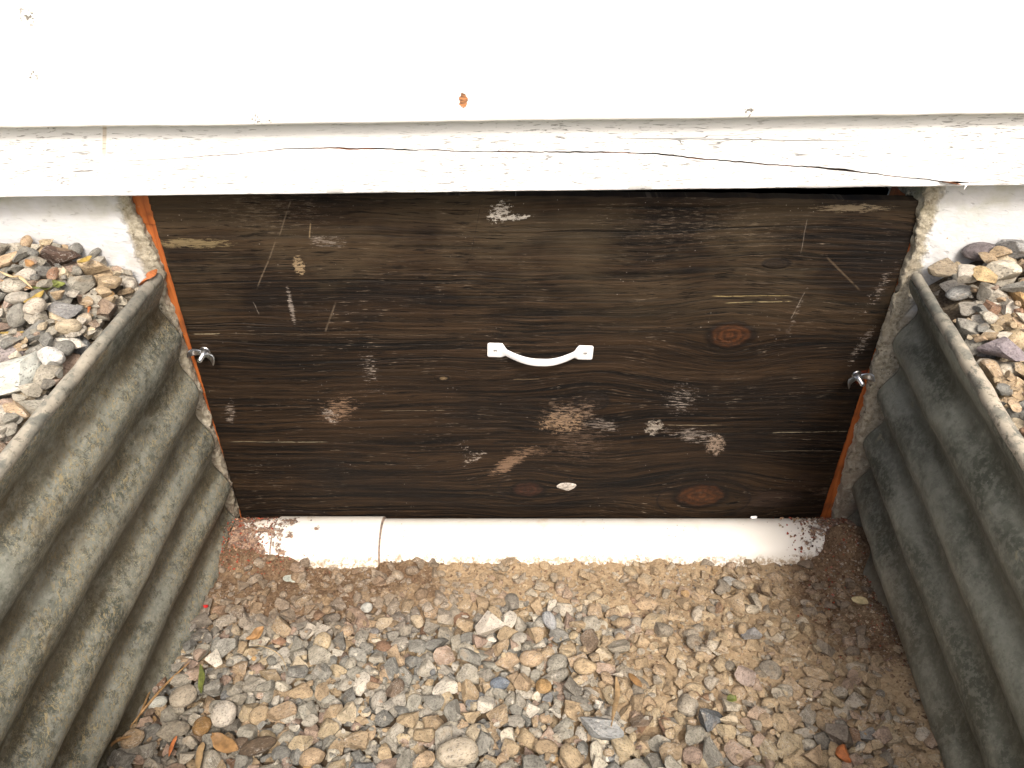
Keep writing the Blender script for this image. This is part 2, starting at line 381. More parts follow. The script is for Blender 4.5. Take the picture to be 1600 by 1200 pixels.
def m_hatch():
    m, b = new_mat("dark_stained_plywood"); x, y, z = coords()
    P = lambda px, py: (on_wall(px, py)[0], on_wall(px, py)[2])
    # knots of the face veneer: x, z, half width, half height, pull on the grain, kind
    knots = [(*P(1141, 524), 0.033, 0.023, 1.0, 'red'), (*P(925, 627), 0.026, 0.017, 1.0, 'black'),
             (*P(1095, 774), 0.044, 0.028, 1.2, 'red'), (*P(825, 765), 0.028, 0.018, 0.9, 'dull'),
             (*P(693, 591), 0.012, 0.006, 0.8, 'tan'), (*P(1213, 412), 0.018, 0.008, 0.6, 'black')]
    wv = noise(comb(x * 2.2, 0, z * 7), 1, 3, 0.5)
    g = z + (wv - 0.5) * 0.045
    for kx, kz, a, c_, s, kd in knots:
        dx = x - kx; dz = z - kz
        e = ((dx * dx) * (-1 / (a * 2.6) ** 2) + (dz * dz) * (-1 / (c_ * 2.6) ** 2)).exp()
        g = g - dz * e * (0.78 * min(s, 1.15))
    broad = noise(comb(x * 1.6, 0, g * 30), 1, 4, 0.6)
    grain = noise(comb(x * 3.0, 0, g * 210), 1, 4, 0.65, 0.15)
    fib = noise(comb(x * 26, 0, g * 900), 1, 3, 0.7)
    blot = noise(comb(x * 4, 0, z * 7), 1, 5, 0.62)
    fine2 = noise(comb(x * 9, 0, g * 420), 1, 3, 0.65)
    c = mix(grain.ss(0.40, 0.62), (0.0016, 0.0009, 0.0005), (0.024, 0.0130, 0.0060))
    c = mix(broad.ss(0.46, 0.66) * 0.5, c, (0.046, 0.026, 0.0125))
    c = mix(fine2.ss(0.56, 0.66) * 0.4, c, (0.072, 0.044, 0.024))
    top = z.ss(0.30, 0.46)
    c = mix(top * blot.ss(0.42, 0.60) * 0.42, c, (0.080, 0.058, 0.033))  # paler weathered patches near the top, with a sheen painted in
    c = mix(blot.ss(0.50, 0.34) * 0.7, c, (0.0065, 0.0045, 0.0035))
    c = mix(blot.ss(0.60, 0.72) * 0.35 * z.ss(0.4, 0.1), c, (0.075, 0.048, 0.038))
    # cathedral figure: long dark arches in the lower part
    for (px, py, rx, rz) in ((480, 900, 0.22, 0.155), (1100, 778, 0.075, 0.045), (350, 860, 0.20, 0.06), (840, 762, 0.06, 0.035), (1230, 860, 0.15, 0.055), (560, 850, 0.10, 0.06)):
        cx, cz = P(px, py); dx = (x - cx) / rx; dz = (z - cz) / rz
        d = ((dx * dx + dz * dz).sqrt() - 1 + (noise(comb(x * 9, 0, z * 9), 1, 2) - 0.5) * 0.35)
        ring = d.abs().ss(0.035, 0.008) + d.ss(-0.16, 0.0) * d.ss(0.02, 0.0) * 0.45
        c = mix((ring * 0.65).clamp(), c, (0.010, 0.006, 0.0045))
    # dark checks and open grain
    chk = noise(comb(x * 24, 0, g * 430), 1, 3, 0.7).ss(0.57, 0.63) * noise(comb(x * 5, 0, z * 14), 1, 3).ss(0.36, 0.56)
    lin = noise(comb(x * 1.4, 0, g * 120), 1, 2, 0.5).ss(0.66, 0.70)
    c = mix((chk * 0.9).max(lin * 0.8), c, (0.0018, 0.0013, 0.001))
    # pale raised fibres, little dashes everywhere
    dash = noise(comb(x * 40, 0, g * 520), 1, 3, 0.7).ss(0.60, 0.68) * noise(comb(x * 7, 0, z * 11), 1, 4, 0.65).ss(0.42, 0.62)
    c = mix(dash * 0.6, c, (0.24, 0.19, 0.14))
    speck = voro(comb(x, 0, z), 130).ss(0.10, 0.05) * noise(comb(x * 16, 0, z * 16), 1, 2).ss(0.54, 0.62)
    c = mix(speck * 0.7, c, (0.34, 0.30, 0.26))
    # knots
    hk = None
    for kx, kz, a, c_, s, kd in knots:
        dx = (x - kx) / a; dz = (z - kz) / c_
        d = (dx * dx + dz * dz).sqrt() + (noise(comb(x * 60, 0, z * 60), 1, 3) - 0.5) * 0.35
        rings = (d * 21 + noise(comb(x * 30, 0, z * 30), 1, 2) * 5).sin() * 0.5 + 0.5
        inn = {'red': ((0.085, 0.030, 0.010), (0.022, 0.009, 0.005)), 'black': ((0.020, 0.014, 0.010), (0.004, 0.003, 0.003)),
               'dull': ((0.050, 0.020, 0.012), (0.022, 0.011, 0.008)), 'tan': ((0.20, 0.14, 0.075), (0.09, 0.06, 0.035))}[kd]
        kc = mix(rings * 0.7, *inn)
        lim = 0.85 if kd != 'tan' else 0.55
        c = mix((d - lim).abs().ss(0.30, 0.05) * 0.8, c, (0.006, 0.004, 0.003))
        kc = mix(noise(comb(x * 130, 0, z * 130), 1, 4, 0.7).ss(0.42, 0.62) * 0.6, kc, (0.010, 0.006, 0.004))
        c = mix(d.ss(lim + 0.1, lim - 0.35) * (0.8 if kd != 'tan' else 0.9), c, kc)
        kk = d.ss(1.0, 0.8); hk = kk if hk is None else hk.max(kk)
    # scuffs: worn patches broken up by the grain
    strk = noise(comb(x * 60, 0, z * 400), 1, 5, 0.82)
    strk2 = noise(comb(x * 110, 0, z * 230), 1, 5, 0.82)
    def patch(px, py, rx, rz, rot, col, amt, th=0.52, rough=False):
        nonlocal c
        cx, cz = P(px, py); u, v = rotxy(x, z, cx, cz, rot)
        e = (u / rx) * (u / rx) + (v / rz) * (v / rz)
        th = th - 0.012 if rough else th - 0.058
        w_ = ((strk2 if rough else strk) - e * (0.10 if rough else 0.13)).ss(th - 0.003, th + 0.027) * e.ss(1.6, 1.0)
        c = mix(w_ * (amt * 0.85), c, col)
    G = (0.34, 0.29, 0.25); T = (0.24, 0.155, 0.10)
    patch(577, 575, 0.022, 0.042, 0, G, 0.85, 0.60)
    patch(585, 610, 0.050, 0.022, 0, G, 0.6, 0.64)
    patch(530, 640, 0.040, 0.026, 35, T, 0.85, 0.54)
    patch(515, 650, 0.012, 0.020, 25, G, 0.8, 0.50, True)
    patch(890, 648, 0.052, 0.034, 12, (0.22, 0.155, 0.11), 0.75, 0.545)
    patch(878, 660, 0.034, 0.022, 0, (0.28, 0.19, 0.12), 0.85, 0.47, True)
    patch(940, 665, 0.040, 0.016, -10, G, 0.6, 0.55)
    patch(1065, 625, 0.036, 0.042, 10, G, 0.75, 0.585)
    patch(1022, 668, 0.014, 0.014, 40, (0.36, 0.32, 0.27), 0.9, 0.46, True)
    patch(1085, 680, 0.050, 0.018, -10, G, 0.75, 0.55)
    patch(1118, 695, 0.015, 0.020, 0, (0.33, 0.25, 0.19), 0.9, 0.46, True)
    patch(728, 705, 0.012, 0.030, 8, G, 0.9, 0.56, True)
    patch(742, 715, 0.028, 0.009, 42, G, 0.85, 0.52, True)
    patch(795, 724, 0.038, 0.012, 38, T, 0.85, 0.48)
    patch(830, 705, 0.05, 0.012, 0, T, 0.6, 0.55)
    patch(1345, 540, 0.012, 0.050, -15, G, 0.85, 0.58)
    patch(1375, 450, 0.014, 0.055, -20, G, 0.8, 0.60)
    patch(1240, 500, 0.006, 0.060, -8, G, 0.55, 0.60)
    patch(360, 645, 0.010, 0.030, -10, G, 0.7, 0.56)
    patch(455, 480, 0.004, 0.03, 0, G, 0.7, 0.5)
    patch(467, 415, 0.007, 0.013, 0, (0.30, 0.22, 0.13), 0.9, 0.42, True)
    patch(300, 380, 0.05, 0.007, 0, (0.22, 0.17, 0.09), 0.8, 0.46)
    patch(510, 378, 0.03, 0.012, 0, G, 0.5, 0.55)
    patch(780, 332, 0.012, 0.018, -50, (0.6, 0.56, 0.5), 0.9, 0.47, True)
    patch(800, 340, 0.022, 0.004, 3, (0.6, 0.56, 0.5), 0.9, 0.44, True)
    patch(1330, 325, 0.05, 0.006, 0, (0.30, 0.24, 0.16), 0.8, 0.48)
    patch(1350, 590, 0.014, 0.012, 0, (0.26, 0.05, 0.02), 0.9, 0.42, True)
    patch(1340, 770, 0.07, 0.010, 0, (0.11, 0.07, 0.05), 0.7, 0.45)
    patch(540, 730, 0.014, 0.020, 20, G, 0.7, 0.58, True)
    patch(905, 690, 0.06, 0.05, 0, (0.12, 0.08, 0.055), 0.6, 0.55)
    patch(420, 330, 0.12, 0.045, 0, (0.13, 0.10, 0.07), 0.7, 0.58)
    patch(1100, 350, 0.22, 0.05, 0, (0.13, 0.10, 0.07), 0.6, 0.60)
    # thin splits and scratches measured on the panel: x0, y0, x1, y1, half width mm, colour, strength
    for (x0, y0, x1, y1, hw, col, amt) in (
            (300, 522, 345, 521, 0.9, (0.42, 0.36, 0.24), 0.8), (345, 521, 700, 524, 0.35, (0.30, 0.24, 0.17), 0.55),
            (355, 690, 515, 691, 0.8, (0.36, 0.32, 0.22), 0.75), (590, 642, 700, 641, 0.7, (0.34, 0.28, 0.19), 0.7),
            (1110, 463, 1238, 462, 0.9, (0.42, 0.33, 0.16), 0.85), (1130, 473, 1240, 471, 0.8, (0.40, 0.33, 0.18), 0.75),
            (1040, 664, 1130, 664, 0.7, (0.36, 0.30, 0.20), 0.7), (1200, 676, 1330, 674, 0.9, (0.34, 0.29, 0.20), 0.8),
            (1180, 705, 1310, 704, 0.5, (0.30, 0.25, 0.18), 0.7), (800, 593, 845, 592, 0.8, (0.30, 0.22, 0.13), 0.6),
            (455, 312, 436, 370, 1.2, (0.15, 0.115, 0.08), 0.7), (432, 375, 400, 455, 1.2, (0.15, 0.115, 0.08), 0.7),
            (525, 470, 508, 520, 1.6, (0.15, 0.115, 0.08), 0.55), (1290, 400, 1345, 455, 1.6, (0.13, 0.095, 0.06), 0.6),
            (485, 348, 483, 372, 1.2, (0.26, 0.19, 0.11), 0.8), (1258, 455, 1235, 500, 0.8, (0.3, 0.26, 0.22), 0.5),
            (1262, 340, 1250, 400, 0.7, (0.26, 0.22, 0.18), 0.5), (751, 320, 737, 395, 0.45, (0.004, 0.003, 0.003), 0.95),
            (737, 395, 722, 425, 0.4, (0.004, 0.003, 0.003), 0.95), (395, 470, 405, 492, 0.6, (0.3, 0.26, 0.22), 0.6)):
        ax, az = P(x0, y0); bx, bz = P(x1, y1); L = math.hypot(bx - ax, bz - az)
        u, v = rotxy(x, z, (ax + bx) / 2, (az + bz) / 2, math.degrees(math.atan2(bz - az, bx - ax)))
        v = v + (noise(comb(x * 30, 0, z * 30), 1, 2) - 0.5) * 0.003
        l = v.abs().ss(hw * 0.001, hw * 0.0004) * u.abs().ss(L / 2, L / 2 * 0.8) * noise(comb(x * 90, 0, z * 90), 1, 3).ss(0.30, 0.52)
        c = mix(l * (amt * 0.75), c, col)
    h = grain * 0.8 + fib * 0.5 + fine2 * 0.5 - chk * 0.8 - lin * 0.7 + hk * 0.5
    finish(b, c, fib * 0.25 + 0.52, h, 0.9, 0.0014, spec=0.22); return m

# well geometry constants, needed by the metal material
PERIOD, CREST0, RIM_Z = 0.088, 0.345, 0.434
M = dict(siding=m_siding(), skirt=m_skirt(), raw=m_rawwood(), conc=m_concrete(False), metalL=m_metal(-1), metalR=m_metal(1),
         rimL=m_rim(-1), rimR=m_rim(1), soil=m_soil(), osoil=m_outer_soil(), stone=m_stone(False), stones=m_stone(True), pipe=m_pipe(),
         stain=m_stain(), lawn=m_lawn(), hatch=m_hatch(),
         white=m_simple("white_enamel", (0.84, 0.84, 0.85), 0.35, 0.03, 90, bump=0.1),
         zinc=m_simple("zinc_plated_steel", (0.62, 0.64, 0.66), 0.28, 0.15, 300, metal=1.0, bump=0.1),
         screw=m_simple("screw_steel", (0.5, 0.5, 0.5), 0.4, 0.2, 300, metal=0.8),
         straw=m_simple("dry_straw", (0.32, 0.19, 0.08), 0.7, 0.35, 120), palestraw=m_simple("pale_straw", (0.50, 0.38, 0.22), 0.7, 0.25, 120),
         leafg=m_simple("green_leaf", (0.13, 0.15, 0.035), 0.6, 0.4, 120), leafd=m_simple("dark_green_leaf", (0.08, 0.11, 0.035), 0.6, 0.5, 120),
         leafy=m_simple("yellow_leaf", (0.30, 0.21, 0.05), 0.6, 0.4, 120), leafo=m_simple("orange_brown_leaf", (0.30, 0.17, 0.07), 0.6, 0.35, 120),
         chip=m_simple("orange_wood_chip", (0.42, 0.14, 0.045), 0.7, 0.3, 150), tanchip=m_simple("tan_wood_splinter", (0.40, 0.27, 0.14), 0.7, 0.25, 150),
         bark=m_simple("pale_yellow_chip", (0.60, 0.50, 0.28), 0.8, 0.25, 150), red=m_simple("red_petal", (0.55, 0.02, 0.02), 0.6, 0.3, 150),
         mortar=m_simple("white_mortar_flake", (0.42, 0.38, 0.34), 0.9, 0.5, 260), rock=m_simple("x", (0.3, 0.3, 0.3)))

# ------------------------------------------------------------------ the window well wall shape
def side_x(side, y, z):
    """mid surface of the corrugated steel beside the opening"""
    t = -y; q = z / 0.43
    if side < 0: x0 = -0.4330 - 0.010 * q; return x0 - 0.020 * min(1, t / 0.45)
    x0 = 0.529 - 0.020 * q; return x0 - 0.052 * min(1.3, t / 0.45)
def u_path(z, n_end=60):
    pts = []
    for i in range(220):
        y = -0.0145 - (0.60 - 0.0145) * i / 219; pts.append((side_x(-1, y, z), y))
    xl = pts[-1][0]; xr = side_x(1, -0.60, z); cx = (xl + xr) / 2; rx = (xr - xl) / 2
    arc = []
    for i in range(1, n_end):
        a = math.pi * i / n_end; arc.append((cx - rx * math.cos(a), -0.60 - 0.26 * math.sin(a)))
    right = [(side_x(1, -0.0145 - (0.60 - 0.0145) * i / 219, z), -0.0145 - (0.60 - 0.0145) * i / 219) for i in range(219, -1, -1)]
    return pts, arc, right

# ------------------------------------------------------------------ ground sheets
def ground_ring(name, inner, outer, z_in, z_out, mat):
    V = [(x, y, z_in) for x, y in inner] + [(x, y, z_out) for x, y in outer]
    n = len(inner); Fc = [(i, i + 1, n + i + 1, n + i) for i in range(n - 1)]
    me = mesh_from(name, V, Fc, mat, True)
    bm = bmesh.new(); bm.from_mesh(me); bmesh.ops.recalc_face_normals(bm, faces=bm.faces)
    if sum(f.normal.z for f in bm.faces) < 0: bmesh.ops.reverse_faces(bm, faces=bm.faces)
    bm.to_mesh(me); bm.free()
    return tag(put(name, me), kind='structure')
a_, b_, c_ = u_path(0.39)
U = a_[::6] + b_ + c_[::6] + [c_[-1]]
U = [(x + (-0.016 if x < 0.03 else 0.016), y if y > -0.61 else y - 0.016) for x, y in U]
U[0] = (U[0][0], 0.0); U[-1] = (U[-1][0], 0.0)
def out_rect(p):
    dx, dy = p[0] - 0.03, p[1] - 0.0
    if abs(dy) < 1e-6: return (math.copysign(1.35, dx) + 0.03, 0.0)
    t = min(1.35 / max(abs(dx), 1e-6), 1.35 / abs(dy)); return (0.03 + dx * t, dy * t)
O = [out_rect(p) for p in U]
# subdivide the corners of the outer border so it stays square
ground_gravel = ground_ring('gravel_ground', U, O, 0.405, 0.405, M['osoil'])
bm = bmesh.new()
def quad(bm, x0, y0, x1, y1, z): bm.faces.new([bm.verts.new(p) for p in ((x0, y0, z), (x1, y0, z), (x1, y1, z), (x0, y1, z))])
quad(bm, -70, -70, 70, -1.2, 0.411); quad(bm, -70, -1.2, -1.2, 70, 0.411); quad(bm, 1.25, -1.2, 70, 70, 0.411); quad(bm, -1.2, 0.6, 1.25, 70, 0.411)
me = bpy.data.meshes.new('lawn'); bm.to_mesh(me); bm.free(); me.materials.append(M['lawn'])
tag(put('lawn', me), kind='structure')

# floor of the well: soil height field
def floor_h(x, y):
    t = np.clip((-np.asarray(y, float) - 0.085) / 0.37, 0, 1.6)
    side = sstep(-0.4, 0.5, x)
    return -0.012 + t * (0.058 + 0.030 * side) + 0.004 * fbm(np.asarray(x) * 7, np.asarray(y) * 7, 5)
def soilness(x, y):
    """1 where loose soil buries the stones, 0 where clean gravel lies on top"""
    x = np.asarray(x, float); y = np.asarray(y, float)
    back = sstep(-0.195, -0.135, y + 0.03 * fbm(x * 9, y * 9, 31) + 0.02 * sstep(0.0, -0.2, x))
    right = sstep(0.02, 0.24, x + 0.10 * fbm(x * 6, y * 6, 37)) * sstep(-0.46, -0.25, y + 0.08 * fbm(x * 8, y * 8, 41)) * 0.85
    cor = sstep(0.40, 0.46, x + 0.05 * fbm(x * 9, y * 9, 43))
    return np.clip(np.maximum(np.maximum(back, right), cor * 0.9), 0, 1)
def soil_h(x, y):
    s = soilness(x, y)
    x = np.asarray(x, float); y = np.asarray(y, float)
    h = floor_h(x, y) - 0.017 + 0.0160 * s
    h = h + (0.0022 * fbm(x * 45, y * 45, 7, 4) + 0.0014 * fbm(x * 160, y * 160, 9, 3)) * (0.5 + s)
    pipe = sstep(-0.125, -0.088, y)
    h = h + 0.006 * pipe + pipe * (0.017 * fbm(x * 24, y * 3 + 4, 51, 4) + 0.001)
    h = h + pipe * (sstep(-0.30, -0.44, x) * 0.012 + sstep(0.44, 0.50, x) * 0.030)
    cl = sstep(-0.35, -0.46, x) * sstep(-0.30, -0.1, y) * 0.006 + sstep(0.44, 0.52, x) * 0.012
    h = h + cl
    return np.where(y > -0.052, np.minimum(h, -0.012 - 0.9 * (y + 0.052)), h)
xs = np.linspace(-0.50, 0.58, 470); ys = np.linspace(-0.90, 0.03, 380)
XX, YY = np.meshgrid(xs, ys, indexing='ij')
ZZ = soil_h(XX, YY)
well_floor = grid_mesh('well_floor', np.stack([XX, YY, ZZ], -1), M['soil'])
tag(well_floor, kind='structure')

# ------------------------------------------------------------------ foundation wall, opening edges left and right
found = empty('foundation_wall', (0.03, 0.08, 0.0), 'rough white painted concrete foundation wall on both sides of the dark hatch', 'wall')
def foundation(side):
    if side < 0: e = [(199, 300), (208, 330), (216, 350), (233, 380), (250, 420), (266, 472), (296, 556), (319, 627), (351, 727), (369, 777), (376, 830)]; e = [(px - (3 if py < 425 else 8), py) for px, py in e]
    else: e = [(1449, 300), (1425, 400), (1398, 480), (1371, 568), (1354, 640), (1338, 690), (1319, 760), (1305, 812), (1300, 840)]
    ez = np.array([on_wall(p[0], p[1], -0.012)[2] for p in e])[::-1]; ex = np.array([on_wall(p[0], p[1], -0.012)[0] for p in e])[::-1]
    zs = np.concatenate([np.linspace(-0.25, -0.03, 10)[:-1], np.arange(-0.03, 0.57, 0.0028)])
    off = np.concatenate([[3.6, 2.5, 1.5, 0.9], np.linspace(0.6, 0.08, 60)[:-1], np.linspace(0.08, 0.0, 34)])
    dep = np.concatenate([np.zeros(len(off) - 1), np.linspace(0, 0.10, 30)])
    offs = np.concatenate([off, np.zeros(29)])
    xe = np.interp(zs, ez, ex) + 0.0022 * fbm(zs * 40, zs * 0, 3 if side < 0 else 4) + 0.0016 * fbm(zs * 140, zs * 0, 8)
    O2, Z2 = np.meshgrid(offs, zs, indexing='ij'); D2 = np.broadcast_to(dep[:, None], O2.shape)
    near = np.exp(-O2 / 0.018)
    Xv = xe[None, :] + side * O2; Yv = -0.012 + D2 + near * 0.006 * np.exp(-D2 / 0.01)
    s_ = (O2 + D2)
    nz = fbm(s_ * 55 + side * 7, Z2 * 55, 12, 5)
    nz = nz + 0.6 * fbm(s_ * 190 + side, Z2 * 190, 13, 3)
    Yv = Yv + near * (nz * 0.006) * (D2 < 0.02) + 0.0011 * fbm(Xv * 30, Z2 * 30, 14, 4) * (D2 < 1e-6)
    Xv = Xv + side * (-1) * nz * 0.004 * near
    o = grid_mesh('concrete_face', np.stack([Xv, Yv, Z2], -1), M['conc'], flip=(side < 0), parent=found)
    return o
foundation(-1)['label'] = 'white concrete left of the hatch'
foundation(1)['label'] = 'white concrete with crumbly mortar edge right of the hatch'

# ------------------------------------------------------------------ timber frame of the opening
frame = empty('hatch_frame', (0.03, 0.03, 0.0), 'orange stained timber frame around the dark plywood hatch', 'frame')
def wall_pts(l, y): return [on_wall(px, py, y) for px, py in l]
jl = wall_pts([(190, 296), (205, 350), (240, 418), (267, 472), (298, 556), (321, 627), (354, 727), (371, 777), (376, 812), (420, 812), (300, 300)], 0.004)
prism('jamb', [jl[i] for i in range(11)], 0.06, M['stain'], frame)['label'] = 'orange left jamb with a gap near its top'
jr = wall_pts([(1444, 322), (1426, 400), (1384, 530), (1360, 593), (1346, 635), (1333, 681), (1321, 718), (1309, 760), (1297, 820), (1240, 820), (1420, 322)], 0.004)
jr = [(p[0] + 0.0025, p[1], p[2]) for p in jr]
prism('jamb', jr, 0.06, M['stain'], frame)['label'] = 'right jamb showing orange at its foot'
# packing strip lying over the upper left jamb
pk = wall_pts([(190, 296), (208, 347), (243, 351), (232, 296)], 0.001)
prism('shim', pk, 0.003 - 0.0005, M['stain'], frame, 0.0004)
si = wall_pts([(378, 808), (378, 826), (1296, 832), (1296, 812)], 0.0065)
prism('sill', [(p[0], p[1] - 0.0006, p[2] - (0.0 if i in (1, 2) else -0.004)) for i, p in enumerate(si)], 0.06, M['stain'], frame)
hd = [(-0.47, 0.030, 0.548), (0.53, 0.030, 0.548), (0.53, 0.030, 0.60), (-0.47, 0.030, 0.60)]  # head takes the dark hatch colour to paint in the board's shade
prism('head', hd, 0.05, M['hatch'], frame)['label'] = 'head rail coloured dark for the shade under the skirt board'

# ------------------------------------------------------------------ hatch
hatch = empty('access_hatch', (*on_wall(830, 808)[:2], on_wall(830, 808)[2]), 'weathered dark brown plywood hatch with a white pull handle, closing the crawl space opening', 'hatch')
tl, tr, br_, bl = on_wall(231, 313), on_wall(1444, 314), on_wall(1280, 815), on_wall(378, 811)
tl = (tl[0], 0, tl[2] + 0.012)   # top edge tucks up behind the skirt board on the left
nu, nv = 480, 300
u = np.linspace(0, 1, nu)[:, None]; v = np.linspace(0, 1, nv)[None, :]
tlx, tlz = tl[0], tl[2]
HX = (1 - v) * ((1 - u) * bl[0] + u * br_[0]) + v * ((1 - u) * tlx + u * tr[0])
HZ = (1 - v) * ((1 - u) * bl[2] + u * br_[2]) + v * ((1 - u) * tlz + u * tr[2])
edge = np.minimum(np.minimum(u, 1 - u) * 0.92, np.minimum(v, 1 - v) * 0.54)
rag = fbm(HX * 90, HZ * 90, 61, 3)
HY = 0.0009 * fbm(HX * 6, HZ * 330, 63, 3) + 0.0012 * np.exp(-edge / 0.0015) + 0.0 * rag
HZ = HZ + np.where((v > 0.995) | (v < 0.005), 0.0011 * fbm(HX * 60, v * 0 + 3, 65, 4), 0)
HX = HX + np.where((u > 0.998) | (u < 0.002), 0.0007 * fbm(HZ * 80, u * 0 + 5, 66, 4), 0)
front = np.stack([HX, HY + 0 * HX, HZ], -1)
# wrap the front grid into a solid with an 18 mm edge
Vf = front.reshape(-1, 3); Ff = grid_faces(nu, nv)
idx = np.arange(nu * nv).reshape(nu, nv)
loop = list(idx[:, 0]) + list(idx[-1, 1:]) + list(idx[-2::-1, -1]) + list(idx[0, -2:0:-1])
back = Vf[loop] + np.array([0, 0.016, 0]); nb = len(Vf); n = len(loop)
Fs = np.array([(loop[i], nb + i, nb + (i + 1) % n, loop[(i + 1) % n]) for i in range(n)])
me = mesh_from('panel', np.concatenate([Vf, back]), np.concatenate([Ff, Fs]), M['hatch'], True, 50)
panel = put('panel', me, hatch)
# mortar flake stuck on the panel
def lump(name, pts_seed, center, rad, mat, parent=None, flat=(1, 1, 1), rotz=0.0, sub=3, rx=0.0):
    bm = bmesh.new(); bmesh.ops.create_icosphere(bm, subdivisions=sub, radius=1)
    r_ = np.random.default_rng(pts_seed)
    for k in range(9):
        nrm = Vector(r_.normal(size=3)).normalized(); d = r_.uniform(0.45, 0.8)
        for v_ in bm.verts:
            e = v_.co.dot(nrm) - d
            if e > 0: v_.co -= nrm * e
    for v_ in bm.verts:
        v_.co *= 1 + 0.10 * float(fbm(v_.co.x * 2.3 + v_.co.z, v_.co.y * 2.3 - v_.co.z, pts_seed, 3))
        v_.co = Vector((v_.co.x * rad * flat[0], v_.co.y * rad * flat[1], v_.co.z * rad * flat[2]))
    bm.transform(Matrix.Translation(center) @ Euler((rx, 0, rotz)).to_matrix().to_4x4())
    me = bpy.data.meshes.new(name); bm.to_mesh(me); bm.free(); me.materials.append(mat)
    me.polygons.foreach_set("use_smooth", np.full(len(me.polygons), True)); me.set_sharp_from_angle(angle=R(28))
    return put(name, me, parent)
p_ = on_wall(885, 762)
lump('mortar_flake', 5, Vector((p_[0], 0.0, p_[2])), 0.019, M['mortar'], hatch, (1, 0.13, 0.55))['label'] = 'white mortar flake stuck near the bottom of the panel'
# pull handle
hc_l, hc_r = on_wall(774, 546, 0), on_wall(914, 550, 0)
hl = math.hypot(hc_r[0] - hc_l[0], hc_r[2] - hc_l[2]); ha = math.atan2(hc_r[2] - hc_l[2], hc_r[0] - hc_l[0])
half = hl / 2
def handle_mesh():
    path = []
    n = 72; s_end = half + 0.0105
    for i in range(n + 1):
        x = -s_end + 2 * s_end * i / n; ax = abs(x)
        if ax > half - 0.009: yy = -0.0016; hw = 0.0114
        else:
            t = (half - 0.009 - ax) / (half - 0.009)
            yy = -0.0016 - 0.0265 * math.sin(min(1, t * 1.08) * math.pi / 2) ** 0.95
            hw = 0.0050 + 0.0007 * t
            ch = (ax - (half - 0.0145)) / 0.0055
            if ch > 0: hw = hw + (0.0114 - hw) * min(1, ch)
        if ax > s_end - 0.0018: hw -= (ax - (s_end - 0.0018)) * 0.9
        path.append((x, yy, hw))
    V = []; ring = 12
    for i, (x, yy, hw) in enumerate(path):
        a, b2 = path[max(0, i - 1)], path[min(n, i + 1)]
        tx, ty = b2[0] - a[0], b2[1] - a[1]; L = math.hypot(tx, ty); nx, ny = -ty / L, tx / L
        for k in range(ring):
            an = 2 * math.pi * k / ring; ca, sa = math.cos(an), math.sin(an)
            q = 0.35
            zz = hw * math.copysign(abs(ca) ** q, ca); th = 0.0015 * math.copysign(abs(sa) ** 0.8, sa)
            bulge = 0.0
            V.append((x + nx * th, yy + ny * th + bulge, zz))
    Fc = [(i * ring + k, (i + 1) * ring + k, (i + 1) * ring + (k + 1) % ring, i * ring + (k + 1) % ring) for i in range(n) for k in range(ring)]
    Fc += [tuple(range(ring))[::-1], tuple(n * ring + k for k in range(ring))]
    Mx = Matrix.Translation(((hc_l[0] + hc_r[0]) / 2, 0, (hc_l[2] + hc_r[2]) / 2)) @ Matrix.Rotation(-ha, 4, 'Y')
    V = [tuple(Mx @ Vector(p)) for p in V]
    me = mesh_from('handle', V, Fc, M['white'], True, 60)
    bm = bmesh.new(); bm.from_mesh(me); bmesh.ops.recalc_face_normals(bm, faces=bm.faces); bm.to_mesh(me); bm.free()
    return me
handle = put('handle', handle_mesh(), hatch); handle['label'] = 'white enamelled bow handle'
for hc in (hc_l, hc_r):
    bm = bmesh.new(); bmesh.ops.create_uvsphere(bm, u_segments=14, v_segments=8, radius=0.0027)
    for v_ in bm.verts: v_.co.z *= 0.38
    for v_ in bm.verts:
        if v_.co.z > 0.0008 and (abs(v_.co.x) < 0.0007 or abs(v_.co.y) < 0.0007): v_.co.z -= 0.0008
    bm.transform(Matrix.Translation((hc[0], -0.0032, hc[2])) @ Matrix.Rotation(math.pi / 2, 4, 'X'))
    me = bpy.data.meshes.new('screw'); bm.to_mesh(me); bm.free(); me.materials.append(M['screw'])
    sc_ = put('screw', me); sc_.parent = handle; sc_.matrix_parent_inverse = Matrix.Identity(4)

